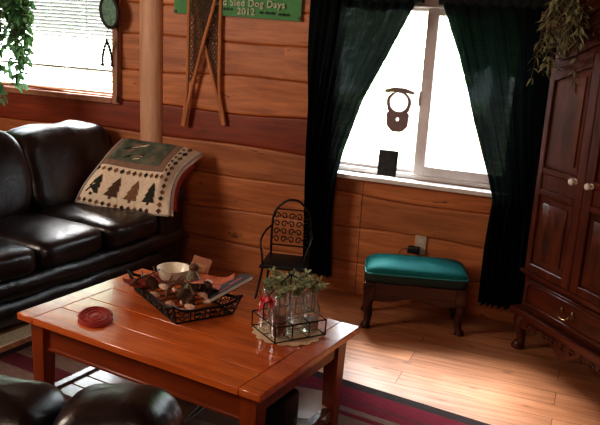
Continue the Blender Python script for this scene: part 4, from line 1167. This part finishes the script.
# frieze over the doors with carved scrolls
for side in (0, 1):
    x0, x1 = (S0+.028, SM-.002) if side == 0 else (SM+.002, S1-.028)
    sgn = 1 if side == 0 else -1
    def topz(s): return archz(s, 1.475, .085, .33)
    mm = MB(); ox = [(x0, .445), (x1, .445)] + [(x1+(x0-x1)*i/20, topz(x1+(x0-x1)*i/20)) for i in range(21)]
    mm.prism(ox, -.002, .016, 'y'); d = mm.build('door', W_, ar, sharp=30)
    # stiles and rails
    mm = MB(); wl, wr = (.036, .056) if side == 0 else (.056, .036)
    mm.box(x0, x0+wl, -.016, 0, .445, topz(x0+wl*(1 if side else 0))-.002, .003); mm.box(x1-wr, x1, -.016, 0, .445, topz(x1-wr*(0 if side else 1))-.004, .003)
    mm.box(x0+wl, x1-wr, -.016, 0, .445, .487, .003)
    mm.box(x0+wl, x1-wr, -.016, 0, .845, .875, .003); mm.box(x0+wl, x1-wr, -.016, 0, .955, .985, .003)
    mm.box(x0+wl, x1-wr, -.010, 0, .875, .955, .004)
    def inz(s): return topz(s)-.075 + .012*sin(pi*(s-x0)/(x1-x0))
    rr = [(x0+wl+(x1-x0-wl-wr)*i/16, topz(x0+wl+(x1-x0-wl-wr)*i/16)) for i in range(17)]
    rr += [(s, inz(s)) for s in [x1-wr+(x0-x1+wl+wr)*i/16 for i in range(17)]]
    mm.prism(rr, -.016, 0, 'y'); mm.build('door_frame', W_, d, sharp=30)
    # raised panels
    a0, a1 = x0+wl+.012, x1-wr-.012
    mm = MB(); pt_ = [(a0, 1.0), (a1, 1.0)] + [(a1+(a0-a1)*i/16, inz(a1+(a0-a1)*i/16)-.014) for i in range(17)]
    mm.prism(pt_, -.006, 0, 'y')
    cx_ = (a0+a1)/2; pi_ = [(cx_+(q-cx_)*.82, 1.02+(z-1.0)*.90) for q, z in pt_]
    mm.prism(pi_, -.013, -.006, 'y'); mm.build('upper_panel', M['armdark'], d, sharp=20)
    mm = MB(); mm.box(a0, a1, -.006, 0, .498, .835, .002); mm.box(a0+.022, a1-.022, -.014, -.006, .522, .811, .006, 2); mm.build('lower_panel', M['armdark'], d)
    mm = MB()   # carved spray over the arch
    for q in range(3):
        mm.tube(smoothpts([(x0+.05 if sgn > 0 else x1-.05, -.016, 1.452+q*.008), ((x0+x1)/2, -.018, 1.462+q*.012+.010), (x1-.05 if sgn > 0 else x0+.05, -.018, 1.515+q*.010)], 6), .0035, 6)
    mm.pillow(((x0+x1)/2+sgn*.02, -.016, 1.492), (.045, .006, .014), .9, .9, 20, 8); mm.build('carving', W_, d)
    kx = x1-.054 if side == 0 else x0+.050
    mm = MB(); mm.T = Matrix.Translation((kx, -.016, .962)) @ Matrix.Rotation(pi/2, 4, 'X'); mm.lathe([(.014, 0), (.014, .003), (.007, .005), (.007, .012), (.014, .018), (.017, .026), (.014, .034), (.004, .037)], n=16); mm.build('knob', M['porc'], d)
# frieze carving strip above the doors
m = MB()
for q in range(2):
    m.tube([(S0+.03+(S1-S0-.06)*i/40, .012, archz(S0+.03+(S1-S0-.06)*i/40, 1.505+q*.10, .095, .335)) for i in range(41)], .006, 6)
for i in range(16):
    s_ = S0+.06+(S1-S0-.12)*i/15; zc_ = archz(s_, 1.555, .095, .335)
    m.tube([(s_+.018*cos(t)*(1-t/9), .012, zc_+.020*sin(t)*(1-t/9)) for t in [j*.7 for j in range(10)]], .005, 5)
m.build('frieze_carving', WX_, ar)
# drawer
d = MB(); x0, x1 = S0+.035, S1-.035
d.box(x0, x1, .0, .02, .248, .398, .004); dr = d.build('drawer', WX_, ar)
d = MB(); frame_rect(d, x0+.012, x1-.012, .260, .386, .014, -.010, .001); d.build('drawer_edge', WX_, dr)
d = MB(); hx0 = SM
d.tube(smoothpts([(hx0-.038, -.006, .335), (hx0-.036, -.026, .320), (hx0-.02, -.03, .304), (hx0+.02, -.03, .304), (hx0+.036, -.026, .320), (hx0+.038, -.006, .335)], 5), .004, 6)
for sx in (-1, 1): d.pillow((hx0+sx*.038, -.005, .336), (.011, .006, .013), .9, .9, 12, 8)
d.build('drawer_pull', M['brass'], dr)
# carved apron and feet
ap = [(S0+.03, .18)] + [(S0+.03+(S1-S0-.06)*t/40, .135 - .028*cos(2*pi*t/20)*(1 if 4 < t < 36 else .4) - .02*math.exp(-((t-20)/4)**2)) for t in range(41)] + [(S1-.03, .18)]
m = MB(); m.prism(ap, .0, .022, 'y')
for i in range(9):
    s_ = S0+.10+(S1-S0-.2)*i/8; m.tube([(s_+.022*cos(t)*(1-t/9), -.003, .150+.018*sin(t)*(1-t/9)) for t in [j*.7 for j in range(10)]], .005, 5)
m.build('apron', WX_, ar, sharp=30)
for xx, sx in ((S0+.03, -1), (S1-.03, 1)):
    for yy, sy in ((.03, -1), (DP-.04, 1)):
        sp = smoothpts([(xx, yy, .185), (xx+sx*.018, yy+sy*.016, .145), (xx+sx*.008, yy+sy*.008, .08), (xx+sx*.002, yy+sy*.004, .04), (xx+sx*.012, yy+sy*.014, .02)], 5)
        m = MB(); n_ = len(sp); m.tube(sp, [.042-.022*min(1, i/(n_*.6)) + (.010 if i > n_*.8 else 0) for i in range(n_)], 10)
        m.lathe([(.026, 0), (.034, .008), (.034, .020), (.022, .032)], (xx+sx*.012, yy+sy*.014, 0), 14); m.build('foot', W_, ar)

# greenery trailing over the armoire's top corner
ga = thing('greenery_garland', (-.10, 3.93, 1.80), 0, 'dusty olive artificial greenery trailing over the top corner of the armoire', 'garland')
st = MB(); lf = MB(); rnd = random.Random(5)
for k in range(22):
    a = rnd.uniform(pi*.75, pi*1.45); L = rnd.uniform(.10, .40); o_ = rnd.uniform(.06, .20)
    sp = smoothpts([(0.02, 0, 0), (o_*.5*cos(a), o_*.5*sin(a), .045), (o_*cos(a), o_*sin(a), -.03), (o_*1.05*cos(a)+rnd.uniform(-.04, .02), o_*1.05*sin(a)+rnd.uniform(-.03, .03), -L)], 6)
    st.tube(sp, .0022, 4)
    for i in range(2, len(sp)):
        for q in range(3):
            b = rnd.uniform(0, 2*pi)
            lf.leaf(sp[i], (cos(b), sin(b), rnd.uniform(-1.6, -.1)), (rnd.uniform(-1, 1), rnd.uniform(-1, 1), 1), rnd.uniform(.035, .075), rnd.uniform(.007, .013), .15, .2)
st.build('stems', M['stem'], ga); lf.build('foliage', M['garl'], ga, flip=True, smooth=False)

# ------------------------------------------------------------------ light
def area(name, loc, target, size, energy, col, sy=None):
    L = bpy.data.lights.new(name, 'AREA'); L.energy = energy; L.color = col; L.size = size
    if sy: L.shape = 'RECTANGLE'; L.size_y = sy
    o = bpy.data.objects.new(name, L); COL.objects.link(o); o.location = loc
    o.rotation_euler = (V(target)-V(loc)).to_track_quat('-Z', 'Y').to_euler()
    return o
for w in (W1, W2):
    po = area('window_portal', ((w[0]+w[1])/2, WY+.125, (w[2]+w[3])/2), ((w[0]+w[1])/2, 0, (w[2]+w[3])/2), w[1]-w[0], 1, (1, 1, 1), w[3]-w[2])
    po.data.cycles.is_portal = True
sun = bpy.data.lights.new('sun', 'SUN'); sun.energy = 17.0; sun.angle = radians(22); sun.color = (1, .97, .95)
so = bpy.data.objects.new('sun', sun); COL.objects.link(so); so.location = (-4, 9, 8)
so.rotation_euler = V((.44, -.71, -.76)).to_track_quat('-Z', 'Y').to_euler()
area('lamp_side_window', (-3.9, 1.0, 2.0), (-1.5, 4.2, .7), .9, 40, (1, .86, .74))
area('fill_ceiling', (-.6, -.5, 2.3), (-1.3, 3.5, .4), 1.2, 22, (1, .80, .64))  # added warm fill under the ceiling, no fixture there
w = bpy.data.worlds.new('World'); bpy.context.scene.world = w; w.use_nodes = True
bg = w.node_tree.nodes['Background']; bg.inputs[0].default_value = (.86, .94, 1, 1); bg.inputs[1].default_value = 11.0

# ------------------------------------------------------------------ camera
cam = bpy.data.cameras.new('camera'); co = bpy.data.objects.new('camera', cam); COL.objects.link(co)
cam.sensor_fit = 'HORIZONTAL'; cam.sensor_width = 36; cam.lens = 765/600*36
cam.clip_start = .05; cam.clip_end = 100
yaw, pitch, rol = -.362, .242, .06
Fw = V((sin(yaw)*cos(pitch), cos(yaw)*cos(pitch), -sin(pitch))); Rt = V((cos(yaw), -sin(yaw), 0)); Up = Rt.cross(Fw)
R2 = Rt*cos(rol) + Up*sin(rol); U2 = -Rt*sin(rol) + Up*cos(rol)
co.matrix_world = Matrix(((R2.x, U2.x, -Fw.x, 0), (R2.y, U2.y, -Fw.y, 0), (R2.z, U2.z, -Fw.z, 1.6), (0, 0, 0, 1)))
sc = bpy.context.scene; sc.camera = co
sc.view_settings.view_transform = 'Standard'; sc.view_settings.look = 'Medium High Contrast'; sc.view_settings.exposure = 0.35; sc.view_settings.gamma = 1.0
sc.cycles.max_bounces = 8; sc.cycles.transparent_max_bounces = 16; sc.cycles.use_denoising = True; sc.cycles.sample_clamp_indirect = 6
